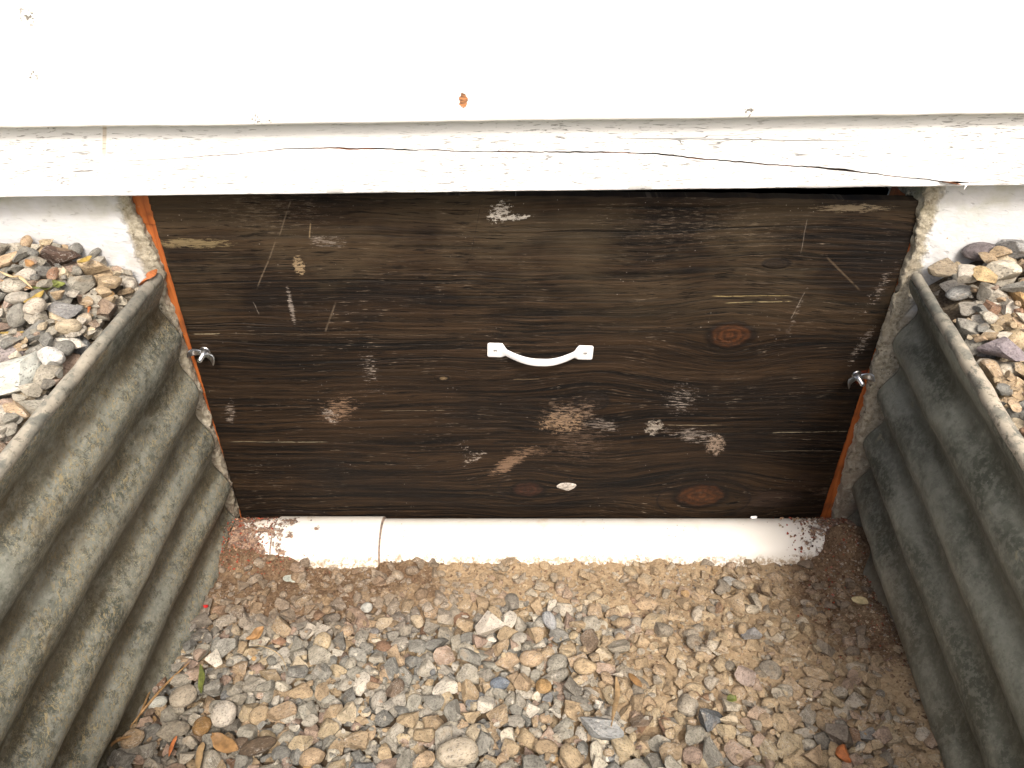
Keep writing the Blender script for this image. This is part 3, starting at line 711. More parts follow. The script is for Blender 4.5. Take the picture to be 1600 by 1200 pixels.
# ------------------------------------------------------------------ wing nuts on studs
def wing_nut(pc, roll, label, tilt=0.0):
    c = on_wall(*pc, 0.0)
    t = empty('wing_nut', (c[0], -0.001, c[2]), label, 'wing nut', 'wing nuts holding the hatch')
    Mx = Matrix.Translation((c[0], 0, c[2])) @ Matrix.Rotation(roll, 4, 'Y')
    def lathe(prof, seg, name, mat):
        V = []; Fc = []
        for (r, yy) in prof:
            for k in range(seg):
                a = 2 * math.pi * k / seg; V.append(tuple(Mx @ Vector((r * math.cos(a), yy, r * math.sin(a)))))
        for i in range(len(prof) - 1):
            for k in range(seg): Fc.append((i * seg + k, i * seg + (k + 1) % seg, (i + 1) * seg + (k + 1) % seg, (i + 1) * seg + k))
        Fc.append(tuple((len(prof) - 1) * seg + k for k in range(seg)))
        me = mesh_from(name, V, Fc, mat, True, 35)
        bm = bmesh.new(); bm.from_mesh(me); bmesh.ops.recalc_face_normals(bm, faces=bm.faces); bm.to_mesh(me); bm.free()
        return put(name, me, t)
    lathe([(0.0072, 0.002), (0.0072, -0.0010), (0.0066, -0.0015), (0.0030, -0.0015)], 28, 'washer', M['zinc'])
    lathe([(0.0065, -0.0015), (0.0062, -0.004), (0.0048, -0.0085), (0.0042, -0.0095), (0.0028, -0.0097)], 24, 'hub', M['zinc'])
    prof = [(0.0029, -0.004)]; yy = -0.006
    while yy > -0.0225: prof += [(0.0032, yy), (0.0026, yy - 0.0006)]; yy -= 0.00125
    prof += [(0.0029, -0.0232), (0.0022, -0.0242), (0.0006, -0.0240)]
    lathe(prof, 18, 'stud', M['zinc'])
    for sgn in (-1, 1):
        pth = [(0.0030, -0.0050), (0.0070, -0.0062), (0.0110, -0.0082), (0.0142, -0.0115), (0.0162, -0.0150), (0.0172, -0.0178)]
        wd = [0.0042, 0.0046, 0.0056, 0.0068, 0.0068, 0.0050]; th = [0.0016, 0.0015, 0.0014, 0.0013, 0.0013, 0.0009]
        V = []; ring = 14
        for i, (r, yv) in enumerate(pth):
            a, b2 = pth[max(0, i - 1)], pth[min(len(pth) - 1, i + 1)]
            tx, ty = b2[0] - a[0], b2[1] - a[1]; L = math.hypot(tx, ty); nx, ny = -ty / L, tx / L
            for k in range(ring):
                an = 2 * math.pi * k / ring; ca, sa = math.cos(an), math.sin(an)
                V.append(tuple(Mx @ Vector((sgn * (r + nx * th[i] * sa), yv + ny * th[i] * sa, wd[i] * math.copysign(abs(ca) ** 0.6, ca)))))
        n_ = len(pth)
        Fc = [(i * ring + k, (i + 1) * ring + k, (i + 1) * ring + (k + 1) % ring, i * ring + (k + 1) % ring) for i in range(n_ - 1) for k in range(ring)]
        Fc += [tuple(range(ring)), tuple((n_ - 1) * ring + k for k in range(ring))]
        me = mesh_from('wing', V, Fc, M['zinc'], True, 60)
        bm = bmesh.new(); bm.from_mesh(me); bmesh.ops.recalc_face_normals(bm, faces=bm.faces); bm.to_mesh(me); bm.free()
        put('wing', me, t)
    return t
wing_nut((320, 549), R(22), 'shiny wing nut on its stud at the left edge of the hatch')
wing_nut((1339, 586), R(-20), 'shiny wing nut at the right edge of the hatch, below a rust red scuff')

# ------------------------------------------------------------------ house wall: skirt board and lap siding
house = empty('house_wall', (0.03, 0.05, 0.55), 'white painted lap siding wall with a cracked skirt board above the hatch', 'wall')
YS = -0.045
bL, bR = on_wall(0, 309, YS), on_wall(1600, 290, YS)
slope_b = (bR[2] - bL[2]) / (bR[0] - bL[0])
cr = [(-200, 258, 0), (150, 254, 0.0), (250, 249, 0.5), (360, 241, 0.7), (440, 233.5, 0.8), (520, 231, 1.3), (545, 232.5, 1.9), (600, 232, 1.2), (660, 234, 1.2), (760, 237, 1.2), (850, 237, 1.3),
      (950, 237.5, 1.4), (1030, 241, 1.4), (1110, 249, 1.5), (1200, 257, 1.3), (1290, 263, 1.6), (1318, 266, 2.6), (1350, 270, 1.2), (1420, 278, 1.1), (1470, 283, 1.5), (1490, 285, 2.8), (1503, 289, 1.2), (1540, 290, 0.0)]
cp = [(*on_wall(a, b, YS)[::2], wd) for a, b, wd in cr]
cxs = np.array([p[0] for p in cp]); czs = np.array([p[1] for p in cp]); cws = np.array([p[2] for p in cp]) * 0.0012
bx = np.concatenate([np.linspace(-3.6, -1.0, 20)[:-1], np.linspace(-1.0, 1.0, 1150), np.linspace(1.0, 3.6, 20)[1:]])
zb = bL[2] + slope_b * (bx - bL[0]) + 0.0006 * fbm(bx * 20, bx * 0, 71); zt = 0.69 + slope_b * bx
crz_ = np.interp(bx, cxs, czs) + 0.0010 * fbm(bx * 35, bx * 0, 72, 4) + 0.0005 * fbm(bx * 160, bx * 0, 73, 2)
crw = np.interp(bx, cxs, cws) * (0.75 + 0.5 * vnoise(bx * 60, bx * 0, 74)) * 0.5
out = (bx < cxs[0]) | (bx > cxs[-1]); crw[out] = 0; crz_ = np.clip(crz_, zb + 0.0045, zt - 0.02)
rows = []
rows.append((zb, 0 * bx + YS + 0.026)); rows.append((zb - 0.0002, 0 * bx + YS + 0.0015)); rows.append((zb + 0.0012, 0 * bx + YS))
lo = crz_ - crw; hi = crz_ + crw
for k in range(1, 7): rows.append((zb + 0.0012 + (lo - zb - 0.0022) * k / 6, 0 * bx + YS + (0.0006 * fbm(bx * 20, bx * 0 + k, 75) if k < 6 else 0)))
open_ = np.clip(crw / 0.0004, 0, 1)
crow = len(rows)
rows.append((lo, 0 * bx + YS + 0.0002 * open_)); rows.append((crz_ - crw * 0.2, 0 * bx + YS + 0.006 * open_))
rows.append((crz_ + crw * 0.5, 0 * bx + YS + 0.0055 * open_)); rows.append((hi, 0 * bx + YS - 0.0004 * open_))
rows.append((hi + 0.001, 0 * bx + YS - 0.0002))
for k in range(1, 13): rows.append((hi + 0.001 + (zt - hi - 0.001) * k / 12, 0 * bx + YS + 0.0006 * fbm(bx * 16, bx * 0 + k, 76)))
rows.append((zt, 0 * bx + YS + 0.026))
P3 = np.stack([np.stack([bx, y_, z_], -1) for z_, y_ in rows], 1)
me = mesh_from('skirt_board', P3.reshape(-1, 3), grid_faces(len(bx), len(rows)), None, True, 45, mats=[M['skirt'], M['raw']],
               fm=np.tile(np.array([1 if crow - 0 <= j < crow + 3 else 0 for j in range(len(rows) - 1)]), len(bx) - 1))
put('skirt_board', me, house)['label'] = 'bottom board with a long orange edged split'
# splinter hanging at the right end of the split
def strand(name, pts, r, mat, parent=None, seg=6, taper=True, flat=1.0, twist=0.0):
    pts = [Vector(p) for p in pts]; out = []
    m_ = len(pts)
    for i in range(m_ - 1):
        p0, p1, p2, p3 = pts[max(i - 1, 0)], pts[i], pts[i + 1], pts[min(i + 2, m_ - 1)]
        for k in range(5):
            t = k / 5; out.append(0.5 * ((2 * p1) + (p2 - p0) * t + (2 * p0 - 5 * p1 + 4 * p2 - p3) * t * t + (3 * p1 - p0 - 3 * p2 + p3) * t ** 3))
    out.append(pts[-1]); V = []; n = len(out)
    for i, p in enumerate(out):
        d = (out[min(i + 1, n - 1)] - out[max(i - 1, 0)]).normalized()
        a = d.cross(Vector((0, 0.3, 1))).normalized(); b2 = d.cross(a)
        f = i / (n - 1); rr = r * (1 if not taper else max(0.25, min(1, 3.2 * min(f + 0.08, 1 - f + 0.03))))
        tw = twist * f
        a2 = a * math.cos(tw) + b2 * math.sin(tw); b3 = b2 * math.cos(tw) - a * math.sin(tw)
        for k in range(seg):
            an = 2 * math.pi * k / seg; V.append(p + a2 * rr * math.cos(an) + b3 * rr * flat * math.sin(an))
    Fc = [(i * seg + k, i * seg + (k + 1) % seg, (i + 1) * seg + (k + 1) % seg, (i + 1) * seg + k) for i in range(n - 1) for k in range(seg)]
    Fc += [tuple(range(seg))[::-1], tuple((n - 1) * seg + k for k in range(seg))]
    me = mesh_from(name, [tuple(v_) for v_ in V], Fc, mat, True, 50)
    return put(name, me, parent)
strand('splinter', [on_wall(1468, 283, YS - 0.0012), on_wall(1485, 286, YS - 0.003), on_wall(1503, 288.5, YS - 0.0015)], 0.0018, M['raw'], house, 6, True, 0.5)
strand('splinter', [on_wall(1515, 285, YS - 0.001), on_wall(1509, 291, YS - 0.004), on_wall(1506, 297, YS - 0.005)], 0.0007, M['white'], house)

YF = -0.0605
sL, sR = on_wall(0, 201, YF), on_wall(1600, 179, YF)
ss_ = (sR[2] - sL[2]) / (sR[0] - sL[0])
for k in range(9):
    sx = np.concatenate([np.linspace(-3.6, -1.0, 12)[:-1], np.linspace(-1.0, 1.0, 260 if k < 2 else 20), np.linspace(1.0, 3.6, 12)[1:]])
    z0 = sL[2] + ss_ * (sx - sL[0]) + 0.205 * k; wv_ = 0.0007 * fbm(sx * 9, sx * 0 + k, 81) + 0.0006 * fbm(sx * 50, sx * 0 + k, 82)
    yb = YF; yt = -0.047
    rws = [(z0 + wv_, yb + 0.022), (z0 + wv_ - 0.0003, yb + 0.0022), (z0 + wv_ + 0.0006, yb + 0.0006), (z0 + wv_ + 0.0025, yb)]
    for q in (0.02, 0.05, 0.1, 0.18, 0.26): rws.append((z0 + q * 0.92, yb + (yt - yb) * q / 0.26 + 0.0003 * fbm(sx * 8, sx * 0 + q * 50, 83)))
    rws.append((z0 + 0.245, 0.0))
    P3 = np.stack([np.stack([sx, y_ + 0 * sx, z_], -1) for z_, y_ in rws], 1)
    grid_mesh('siding_board', P3, M['siding'], parent=house, sharp=50)

# ------------------------------------------------------------------ corrugated steel window well
well = empty('window_well', (0.03, -0.3, 0.0), 'weathered corrugated galvanised steel window well lining the gravel pit on both sides of the hatch', 'window well')
zsm = np.concatenate([np.linspace(-0.14, -0.05, 12)[:-1], np.linspace(-0.05, RIM_Z, 150)])
def corr(z, s, side):
    a = 0.0084 * (1 + 0.12 * np.sin(s * 5 + side)); ph = 2 * math.pi * (z - CREST0) / PERIOD + 0.22 * np.sin(s * 4.0 + side * 2)
    c = np.cos(ph); return a * (c - 0.04 * np.cos(2 * ph))
def steel(pts_of_z, name, side, mat, n):
    P3 = np.zeros((n, len(zsm), 3))
    for j, z in enumerate(zsm):
        pt = np.array(pts_of_z(z)); d = np.gradient(pt, axis=0); L = np.hypot(d[:, 0], d[:, 1])
        nx, ny = -d[:, 1] / L, d[:, 0] / L          # inward
        s = np.concatenate([[0], np.cumsum(np.hypot(*np.diff(pt, axis=0).T))])
        if side > 0: s = s[::-1]
        dent = 0.0045 * fbm(s * 7 + 3 * side, z * 11 + 0 * s, 91 + side, 3) + 0.0016 * fbm(s * 26, z * 30 + 0 * s, 93 + side, 3)
        k = corr(z, s, side) + dent * min(1, max(0, (RIM_Z - z) / 0.05) + 0.15)
        P3[:, j, 0] = pt[:, 0] + nx * k; P3[:, j, 1] = np.minimum(pt[:, 1] + ny * k, -0.0145); P3[:, j, 2] = z + 0.002 * fbm(s * 6, z * 5 + 0 * s, 95, 2)
    return P3
def left_z(z): return u_path(z)[0]
def right_z(z): return u_path(z)[2]
def front_z(z): a, b, c = u_path(z); return [a[-1]] + b + [c[0]]
# orientation: left path runs away from the wall, so inward (+x) is to its left
PL = steel(left_z, 'l', -1, None, 220); PR = steel(right_z, 'r', 1, None, 220); PF = steel(front_z, 'f', 0, None, 61)
o = grid_mesh('corrugated_panel', PL, M['metalL'], flip=False, parent=well); o['label'] = 'left side, streaked with ochre dirt'
o = grid_mesh('corrugated_panel', PR, M['metalR'], flip=False, parent=well); o['label'] = 'right side, darker and smoother'
o = grid_mesh('corrugated_panel', PF, M['metalR'], flip=False, parent=well); o['label'] = 'curved front'
for o_ in [c for c in well.children]:
    md = o_.modifiers.new('thickness', 'SOLIDIFY'); md.thickness = 0.0016; md.offset = -1
def rim(pts, mat, rad, name='rolled_rim'):
    V = []; seg = 14; n = len(pts)
    for i, p in enumerate(pts):
        a = Vector(pts[max(0, i - 1)]); b2 = Vector(pts[min(n - 1, i + 1)]); d = (b2 - a).normalized()
        sd_ = d.cross(Vector((0, 0, 1))).normalized(); up = sd_.cross(d)
        rr = rad * (1 + 0.07 * float(fbm(i * 0.13, 2.0, 97, 3)))
        if i == 0 or i == n - 1: rr *= 0.86
        for k in range(seg):
            an = 2 * math.pi * k / seg; V.append(Vector(p) + sd_ * rr * math.cos(an) + up * rr * math.sin(an))
    Fc = [(i * seg + k, i * seg + (k + 1) % seg, (i + 1) * seg + (k + 1) % seg, (i + 1) * seg + k) for i in range(n - 1) for k in range(seg)]
    Fc += [tuple(range(seg))[::-1], tuple((n - 1) * seg + k for k in range(seg))]
    me = mesh_from(name, [tuple(v_) for v_ in V], Fc, mat, True, 70)
    bm = bmesh.new(); bm.from_mesh(me); bmesh.ops.recalc_face_normals(bm, faces=bm.faces); bm.to_mesh(me); bm.free()
    return put(name, me, well)
def rim_pts(P3, out_sign, wob):
    top = P3[:, -1, :]; return [(t[0] + out_sign * 0.004 + 0.0012 * float(fbm(i * 0.06, wob, 98, 3)), min(t[1], -0.016), RIM_Z + 0.003 + 0.0016 * float(fbm(i * 0.05, wob + 5, 99, 3))) for i, t in enumerate(top)]
rl = rim_pts(PL, -1, 1.0); rim(rl, M['rimL'], 0.0074)['label'] = 'left rim'
rr_ = rim_pts(PR, 1, 2.0)
# right rim in two lengths with a lap joint
j = min(range(len(rr_)), key=lambda i: abs(rr_[i][1] + 0.115))
rim(rr_[j:], M['rimR'], 0.0064)['label'] = 'dark smooth end of the right rim by the wall'
rim(rr_[:j + 2], M['rimR'], 0.0077)['label'] = 'right rim crusted with cream'
rf_ = [(t[0], t[1] - 0.0, RIM_Z + 0.003) for t in PF[:, -1, :]]
rim(rf_, M['rimL'], 0.0105)['label'] = 'front rim'

# ------------------------------------------------------------------ drain pipe at the foot of the hatch
pipe = empty('drain_pipe', (0.03, -0.055, -0.10), 'white plastic pipe lying along the foot of the hatch, half buried in soil', 'pipe')
PR_, PCY, PCZ = 0.050, -0.045, -0.028
def pipe_sec(x0, x1, r, lab, lip0=False, lip1=False, tilt=0.0):
    n = max(6, int((x1 - x0) / 0.012)); xs_ = [x0 + (x1 - x0) * i / n for i in range(n + 1)]
    prof = [(x, r) for x in xs_]
    if lip0: prof = [(x0, r - 0.004), (x0 + 0.0002, r - 0.0008)] + [(x0 + 0.0014, r)] + prof[1:]
    if lip1: prof = prof[:-1] + [(x1 - 0.0014, r), (x1 - 0.0002, r - 0.0008), (x1, r - 0.004)]
    V = []; seg = 64
    for x, rr in prof:
        zc = PCZ + tilt * x
        for k in range(seg):
            a = 2 * math.pi * k / seg; V.append((x, PCY + rr * math.cos(a), zc + rr * math.sin(a)))
    m_ = len(prof)
    Fc = [(i * seg + k, i * seg + (k + 1) % seg, (i + 1) * seg + (k + 1) % seg, (i + 1) * seg + k) for i in range(m_ - 1) for k in range(seg)]
    me = mesh_from('pipe_section', V, Fc, M['pipe'], True, 40)
    bm = bmesh.new(); bm.from_mesh(me); bmesh.ops.recalc_face_normals(bm, faces=bm.faces); bm.to_mesh(me); bm.free()
    o = put('pipe_section', me, pipe); o['label'] = lab; return o
jx = on_wall(600, 830, -0.03)[0]; jx2 = on_wall(436, 830, -0.03)[0]
pipe_sec(jx2 + 0.001, jx, PR_ + 0.0030, 'socket end left of the joint', False, True)
pipe_sec(jx - 0.001, 0.535, PR_ - 0.0004, 'long pipe right of the joint')
pipe_sec(-0.425, jx2, PR_ + 0.0004, 'short stub under red brown dirt', False, True)

# ------------------------------------------------------------------ gravel
def stone_shapes(sub, n_ang=26, n_round=12):
    out = []
    bm = bmesh.new(); bmesh.ops.create_icosphere(bm, subdivisions=sub, radius=1)
    B = np.array([v.co[:] for v in bm.verts]); Ft = np.array([[v.index for v in f.verts] for f in bm.faces]); bm.free()
    for k in range(n_ang + n_round):
        r_ = np.random.default_rng(100 + k); V = B.copy(); ang = k < n_ang
        for q in range(r_.integers(8, 13) if ang else 3):
            nrm = r_.normal(size=3); nrm /= np.linalg.norm(nrm); d = r_.uniform(0.30, 0.66) if ang else r_.uniform(0.72, 0.9)
            e = V @ nrm - d; V = V - np.outer(np.maximum(e, 0), nrm)
        if ang: V[:, 0] *= 1 + r_.uniform(-0.5, 0.5) * V[:, 1]
        V *= (1 + (0.10 if ang else 0.07) * fbm(V[:, 0] * 1.7 + V[:, 2] * 1.1 + k, V[:, 1] * 1.7 - V[:, 2], 200 + k, 3))[:, None]
        V -= (V.max(0) + V.min(0)) / 2; V /= (V.max(0) - V.min(0)) / 2
        out.append((V, Ft, ang))
    return out
SH3 = stone_shapes(3); SH2 = stone_shapes(2); SH1 = stone_shapes(1)
SH_MESH = [mesh_from('stone', V, Ft, M['stone'], True, 20 if a else 60) for V, Ft, a in SH3]
N_ANG = 26
PAL_GREY = [(.26, .26, .24), (.33, .32, .30), (.20, .205, .20), (.40, .385, .35), (.29, .28, .25), (.15, .16, .165)]
PAL_TAN = [(.42, .33, .22), (.36, .275, .18), (.47, .39, .27), (.31, .235, .155), (.45, .34, .235)]
PAL_PINK = [(.35, .265, .22), (.29, .215, .185)]
PAL_PALE = [(.58, .55, .48), (.55, .48, .37), (.62, .60, .56)]
PAL_DARK = [(.13, .13, .125), (.14, .10, .075), (.15, .16, .165)]
PAL_ODD = [(.22, .12, .075), (.44, .28, .12), (.15, .17, .20)]
def tone_for(x, y, zone, r_):
    p = r_.random()
    if zone == 'floor':
        tan = float(sstep(0.02, 0.25, x + 0.3 * r_.normal() * 0.3)) * 0.55 + 0.30
        front_left = float(sstep(-0.24, -0.42, x) * sstep(-0.25, -0.42, y))  # stones turn darker and browner towards the front left corner
        back = float(sstep(-0.22, -0.15, y))
        w_ = [1 - tan, tan, 0.10, 0.11 * (1 - front_left), 0.04 + 0.15 * front_left, 0.04 + 0.05 * front_left]
    elif zone == 'left': w_ = [0.74, 0.12, 0.09, 0.15, 0.07, 0.03]; front_left = back = 0
    else: w_ = [0.38, 0.36, 0.08, 0.13, 0.08, 0.04]; front_left = back = 0
    w_ = np.array(w_) / sum(w_); k = r_.choice(6, p=w_)
    pal = (PAL_GREY, PAL_TAN, PAL_PINK, PAL_PALE, PAL_DARK, PAL_ODD)[k]
    c = np.array(pal[r_.integers(len(pal))]) * r_.uniform(0.85, 1.12) * np.array([1.06, 1.02, 0.94])
    c = (c * 0.84 + np.array((.30, .27, .215)) * 0.16) * 1.12
    if max(c) > 0.45: c = c * 0.86
    if zone == 'floor':
        dusty = float(soilness(x, y)) * 0.45 * (1 - front_left)
        c = c * (1 - dusty) + np.array((.36, .265, .165)) * dusty
        loam = float(sstep(0.05, -0.2, x) * sstep(-0.26, -0.18, y))
        loam = max(loam, float(sstep(0.36, 0.46, x) * sstep(-0.36, -0.22, y)))
        c = c * (1 - 0.50 * loam) + np.array((.17, .110, .070)) * 0.50 * loam
        c = c * (1 - 0.25 * front_left) * np.array([1, 1 - 0.06 * front_left, 1 - 0.12 * front_left])
    return c
def rot_mat(yaw, tx, ty): return np.array((Euler((tx, ty, 0)).to_matrix()) @ (Euler((0, 0, yaw)).to_matrix())) if False else np.array(Euler((0, 0, yaw)).to_matrix()) @ np.array(Euler((tx, ty, 0)).to_matrix())

class Bed:
    def __init__(s, x0, x1, y0, y1, base, inside, zone, seed, cell=0.002):
        s.x0, s.y0, s.cell = x0, y0, cell; nx, ny = int((x1 - x0) / cell), int((y1 - y0) / cell); s.nx, s.ny = nx, ny
        gx = x0 + (np.arange(nx) + .5) * cell; gy = y0 + (np.arange(ny) + .5) * cell
        G = np.meshgrid(gx, gy, indexing='ij'); s.h = base(G[0], G[1]).astype(float); s.inside = inside; s.zone = zone
        s.x1, s.y1 = x1, y1; s.r = np.random.default_rng(seed); s.items = []
    def patch(s, x, y, rad):
        i0 = max(0, int((x - rad - s.x0) / s.cell)); i1 = min(s.nx, int((x + rad - s.x0) / s.cell) + 2)
        j0 = max(0, int((y - rad - s.y0) / s.cell)); j1 = min(s.ny, int((y + rad - s.y0) / s.cell) + 2)
        gx = s.x0 + (np.arange(i0, i1) + .5) * s.cell - x; gy = s.y0 + (np.arange(j0, j1) + .5) * s.cell - y
        return i0, i1, j0, j1, gx[:, None], gy[None, :]
    def add(s, x, y, a, b, c, shape=None, tone=None, tiltmax=0.35, sink=0.42, yaw=None, tries_xy=None, special=None):
        yaw = s.r.uniform(0, math.pi) if yaw is None else yaw
        i0, i1, j0, j1, gx, gy = s.patch(x, y, a)
        if i1 <= i0 or j1 <= j0: return None
        cy, sy = math.cos(yaw), math.sin(yaw); u_ = (gx * cy + gy * sy) / a; v_ = (gy * cy - gx * sy) / b
        q = u_ * u_ + v_ * v_; msk = q < 0.72
        if not msk.any(): return None
        hh = s.h[i0:i1, j0:j1]; v0 = hh[msk]
        zc = float(v0.mean() * 0.62 + v0.max() * 0.38) + c * sink
        top = zc + c * 0.92 * np.sqrt(np.clip(1 - q, 0, 1)); upd = q < 1
        hh[upd] = np.maximum(hh[upd], top[upd])
        # tilt with the local slope of what it lies on
        sub = hh
        tx = s.r.uniform(-tiltmax, tiltmax); ty = s.r.uniform(-tiltmax, tiltmax)
        sh = (s.r.integers(N_ANG) if s.r.random() < 0.86 else s.r.integers(N_ANG, len(SH3))) if shape is None else shape
        it = dict(x=x, y=y, z=zc, a=a, b=b, c=c, yaw=yaw, tx=tx, ty=ty, sh=int(sh), tone=tone_for(x, y, s.zone, s.r) if tone is None else np.array(tone), special=special)
        s.items.append(it); return it
    def fill(s, n, amin, amax, k=6, power=2.0, dens=None, **kw):
        for _ in range(n):
            best = None
            a = amin + (amax - amin) * s.r.random() ** power
            for t in range(k):
                x = s.r.uniform(s.x0, s.x1); y = s.r.uniform(s.y0, s.y1)
                if not s.inside(x, y, a): continue
                if dens is not None and s.r.random() > dens(x, y): continue
                i0, i1, j0, j1, gx, gy = s.patch(x, y, a * 0.7)
                if i1 <= i0 or j1 <= j0: continue
                hh = s.h[i0:i1, j0:j1]; sc_ = float(hh.mean() + 0.6 * hh.std()) - s.base_ref(x, y)
                if best is None or sc_ < best[0]: best = (sc_, x, y)
            if best: s.add(best[1], best[2], a, a * s.r.uniform(0.62, 0.92), a * s.r.uniform(0.40, 0.68), **kw)
    def base_ref(s, x, y): return 0.0

def in_well(x, y, a):
    if y > -0.088 or y < -0.80: return False
    if x < side_x(-1, y, 0.03) + a * 0.55 - 0.005 or x > side_x(1, y, 0.05) - a * 0.55 + 0.006: return False
    return y > -0.60 or ((x - 0.02) / 0.45) ** 2 + ((y + 0.60) / 0.24) ** 2 < 1
def visible_in_frame(it):
    p = Vector((it['x'], it['y'] + D_CAM, it['z'] - H_CAM)); cs, sn = math.cos(PITCH), math.sin(PITCH)
    dep = p.y * cs - p.z * sn; up = p.y * sn + p.z * cs
    if dep < 0.1: return None
    px, py = 800 + F_PX * p.x / dep, 600 - F_PX * up / dep
    if px < -10 or px > 1610 or py > 1215: return None
    return it['a'] * it['b'] / dep ** 2
def emit(bed, parent, n_obj, keep):
    """largest visible stones become objects (children of the ground piece), the rest one mesh"""
    cand = []
    for i, it in enumerate(bed.items):
        if it.get('special'): continue
        f = visible_in_frame(it)
        if f is None: continue
        gi = int((it['x'] - bed.x0) / bed.cell); gj = int((it['y'] - bed.y0) / bed.cell)
        if 0 <= gi < bed.nx and 0 <= gj < bed.ny and it['z'] + it['c'] * 0.80 >= bed.h[gi, gj] - 0.002 and keep(it): cand.append((f, i))
    cand.sort(reverse=True); pick = set(i for f, i in cand[:n_obj])
    Vs, Fs_, Cs, off = [], [], [], 0
    for i, it in enumerate(bed.items):
        if it.get('special'):
            sp = it['special']
            o = bpy.data.objects.new(sp[0], SH_MESH[it['sh']]); COL.objects.link(o)
            tag(o, sp[1], sp[2], sp[3] if len(sp) > 3 else None)
            o.location = (it['x'], it['y'], it['z']); o.rotation_euler = (it['tx'], it['ty'], it['yaw']); o.scale = (it['a'], it['b'], it['c']); o.color = (*it['tone'], 1)
        elif i in pick:
            o = bpy.data.objects.new('stone', SH_MESH[it['sh']]); COL.objects.link(o); o.parent = parent
            o.location = (it['x'], it['y'], it['z']); o.rotation_euler = (it['tx'], it['ty'], it['yaw']); o.scale = (it['a'], it['b'], it['c']); o.color = (*it['tone'], 1)
        else:
            V, Ft, _a = (SH2 if it['a'] > 0.0055 else SH1)[it['sh']]
            Rm = np.array(Euler((it['tx'], it['ty'], it['yaw'])).to_matrix())
            W = (V * np.array([it['a'], it['b'], it['c']])) @ Rm.T + np.array([it['x'], it['y'], it['z']])
            Vs.append(W); Fs_.append(Ft + off); off += len(W); Cs.append(np.tile(np.append(it['tone'], 1.0), (len(W), 1)))
    if Vs:
        me = mesh_from('gravel', np.concatenate(Vs), np.concatenate(Fs_), M['stones'], True, 30)
        at = me.color_attributes.new('tone', 'FLOAT_COLOR', 'POINT'); at.data.foreach_set('color', np.concatenate(Cs).astype(np.float32).ravel())
        o = put('gravel', me); o.parent = parent; tag(o, kind='stuff')

# --- the well floor
floor_bed = Bed(-0.49, 0.56, -0.82, -0.08, lambda x, y: floor_h(x, y) - 0.020, in_well, 'floor', 21)
floor_bed.base_ref = lambda x, y: float(floor_h(x, y))
fb = floor_bed
def sp_floor(px, py, a, b, c, tone, shape, label, yaw=0.0, name='stone'):
    z = float(floor_h(0, -0.3)); x, y, _ = on_level(px, py, z)
    for _i in range(3):
        i0, i1, j0, j1, gx, gy = fb.patch(x, y, a * 0.6); q_ = fb.h[i0:i1, j0:j1]; z = (float(q_.mean()) if q_.size else float(floor_h(x, y))) + c * 0.5; x, y, _ = on_level(px, py, z)
    it = fb.add(x, min(y, -0.092), a, b, c, shape=shape, tone=tone, tiltmax=0.10, yaw=yaw, sink=0.55, special=(name, label, 'stone'))
    return it
fb.fill(900, 0.0085, 0.0165, k=3, power=1.2)
# the stones one can pick out
SPF = [
 (767, 980, .0215, .018, .012, (.52, .47, .40), 3, 'large pale angular stone in the middle of the gravel floor below the handle', 0.2),
 (858, 972, .0165, .0085, .008, (.40, .41, .42), 28, 'smooth elongated blue grey stone just right of the large pale angular one', 1.9),
 (288, 1092, .0165, .014, .008, (.36, .31, .24), 30, 'round flat tan stone beside the forked straw on the left of the floor', 0.5),
 (351, 1118, .017, .0145, .010, (.50, .45, .38), 29, 'pale oval stone with brown blotches in the lower left of the floor', 1.7),
 (316, 1136, .011, .0115, .007, (.25, .145, .055), 32, 'round rust brown stone in the lower left of the floor', 0.0),
 (404, 1170, .021, .0095, .008, (.115, .082, .055), 33, 'dark brown elongated flat stone at the bottom left of the floor', 0.45),
 (247, 1100, .0115, .0075, .006, (.52, .52, .46), 34, 'small white oval stone beside the left steel wall', 0.5),
 (715, 1180, .024, .016, .012, (.46, .40, .31), 31, 'largest smooth tan stone at the bottom edge of the picture', 0.2),
 (781, 1070, .0125, .0085, .007, (.17, .20, .24), 35, 'small dark blue oval stone in the middle of the floor', 0.1),
 (914, 1042, .0150, .0115, .009, (.46, .35, .22), 36, 'rounded tan stone at the edge of the sand, right of the middle', 0.1),
 (940, 1140, .0265, .0130, .011, (.28, .29, .29), 7, 'long grey angular stone in the lower middle of the floor', -0.35),
 (1108, 1125, .0170, .0130, .011, (.135, .145, .155), 5, 'dark slate grey stone in the lower right of the floor', 0.9),
 (1172, 995, .0130, .0120, .009, (.33, .32, .31), 9, 'round grey stone half sunk in sand right of the middle', 0.5),
 (1165, 1062, .0150, .0130, .010, (.42, .33, .28), 11, 'pinkish square stone in the sand on the right', 0.8),
 (1311, 1150, .0150, .0145, .010, (.20, .17, .14), 12, 'speckled dark brown stone at the lower right of the floor', 0.2),
 (1140, 912, .0130, .0085, .007, (.34, .33, .30), 13, 'flat grey brown stone lying on sand near the pipe', 0.1),
 (1235, 872, .0110, .0090, .008, (.23, .25, .24), 14, 'dark green grey stone close to the right end of the pipe', 1.4),
 (1325, 893, .0110, .0090, .007, (.36, .35, .34), 15, 'grey white crusty stone on dark soil in the right corner', 0.3),
 (455, 910, .0150, .0075, .007, (.44, .47, .42), 16, 'pale green grey slab of stone on the dark soil left of the middle', -0.3),
 (384, 875, .0105, .0100, .008, (.36, .37, .35), 17, 'grey angular stone beside the dirty left end of the pipe', 0.7),
 (573, 950, .0085, .0085, .006, (.52, .52, .48), 37, 'small round pale stone on the dark soil left of the middle', 0.0),
]
fb.fill(1700, 0.0068, 0.0155, k=9, power=1.3)
fb.fill(1500, 0.003, 0.008, k=5, power=1.3)
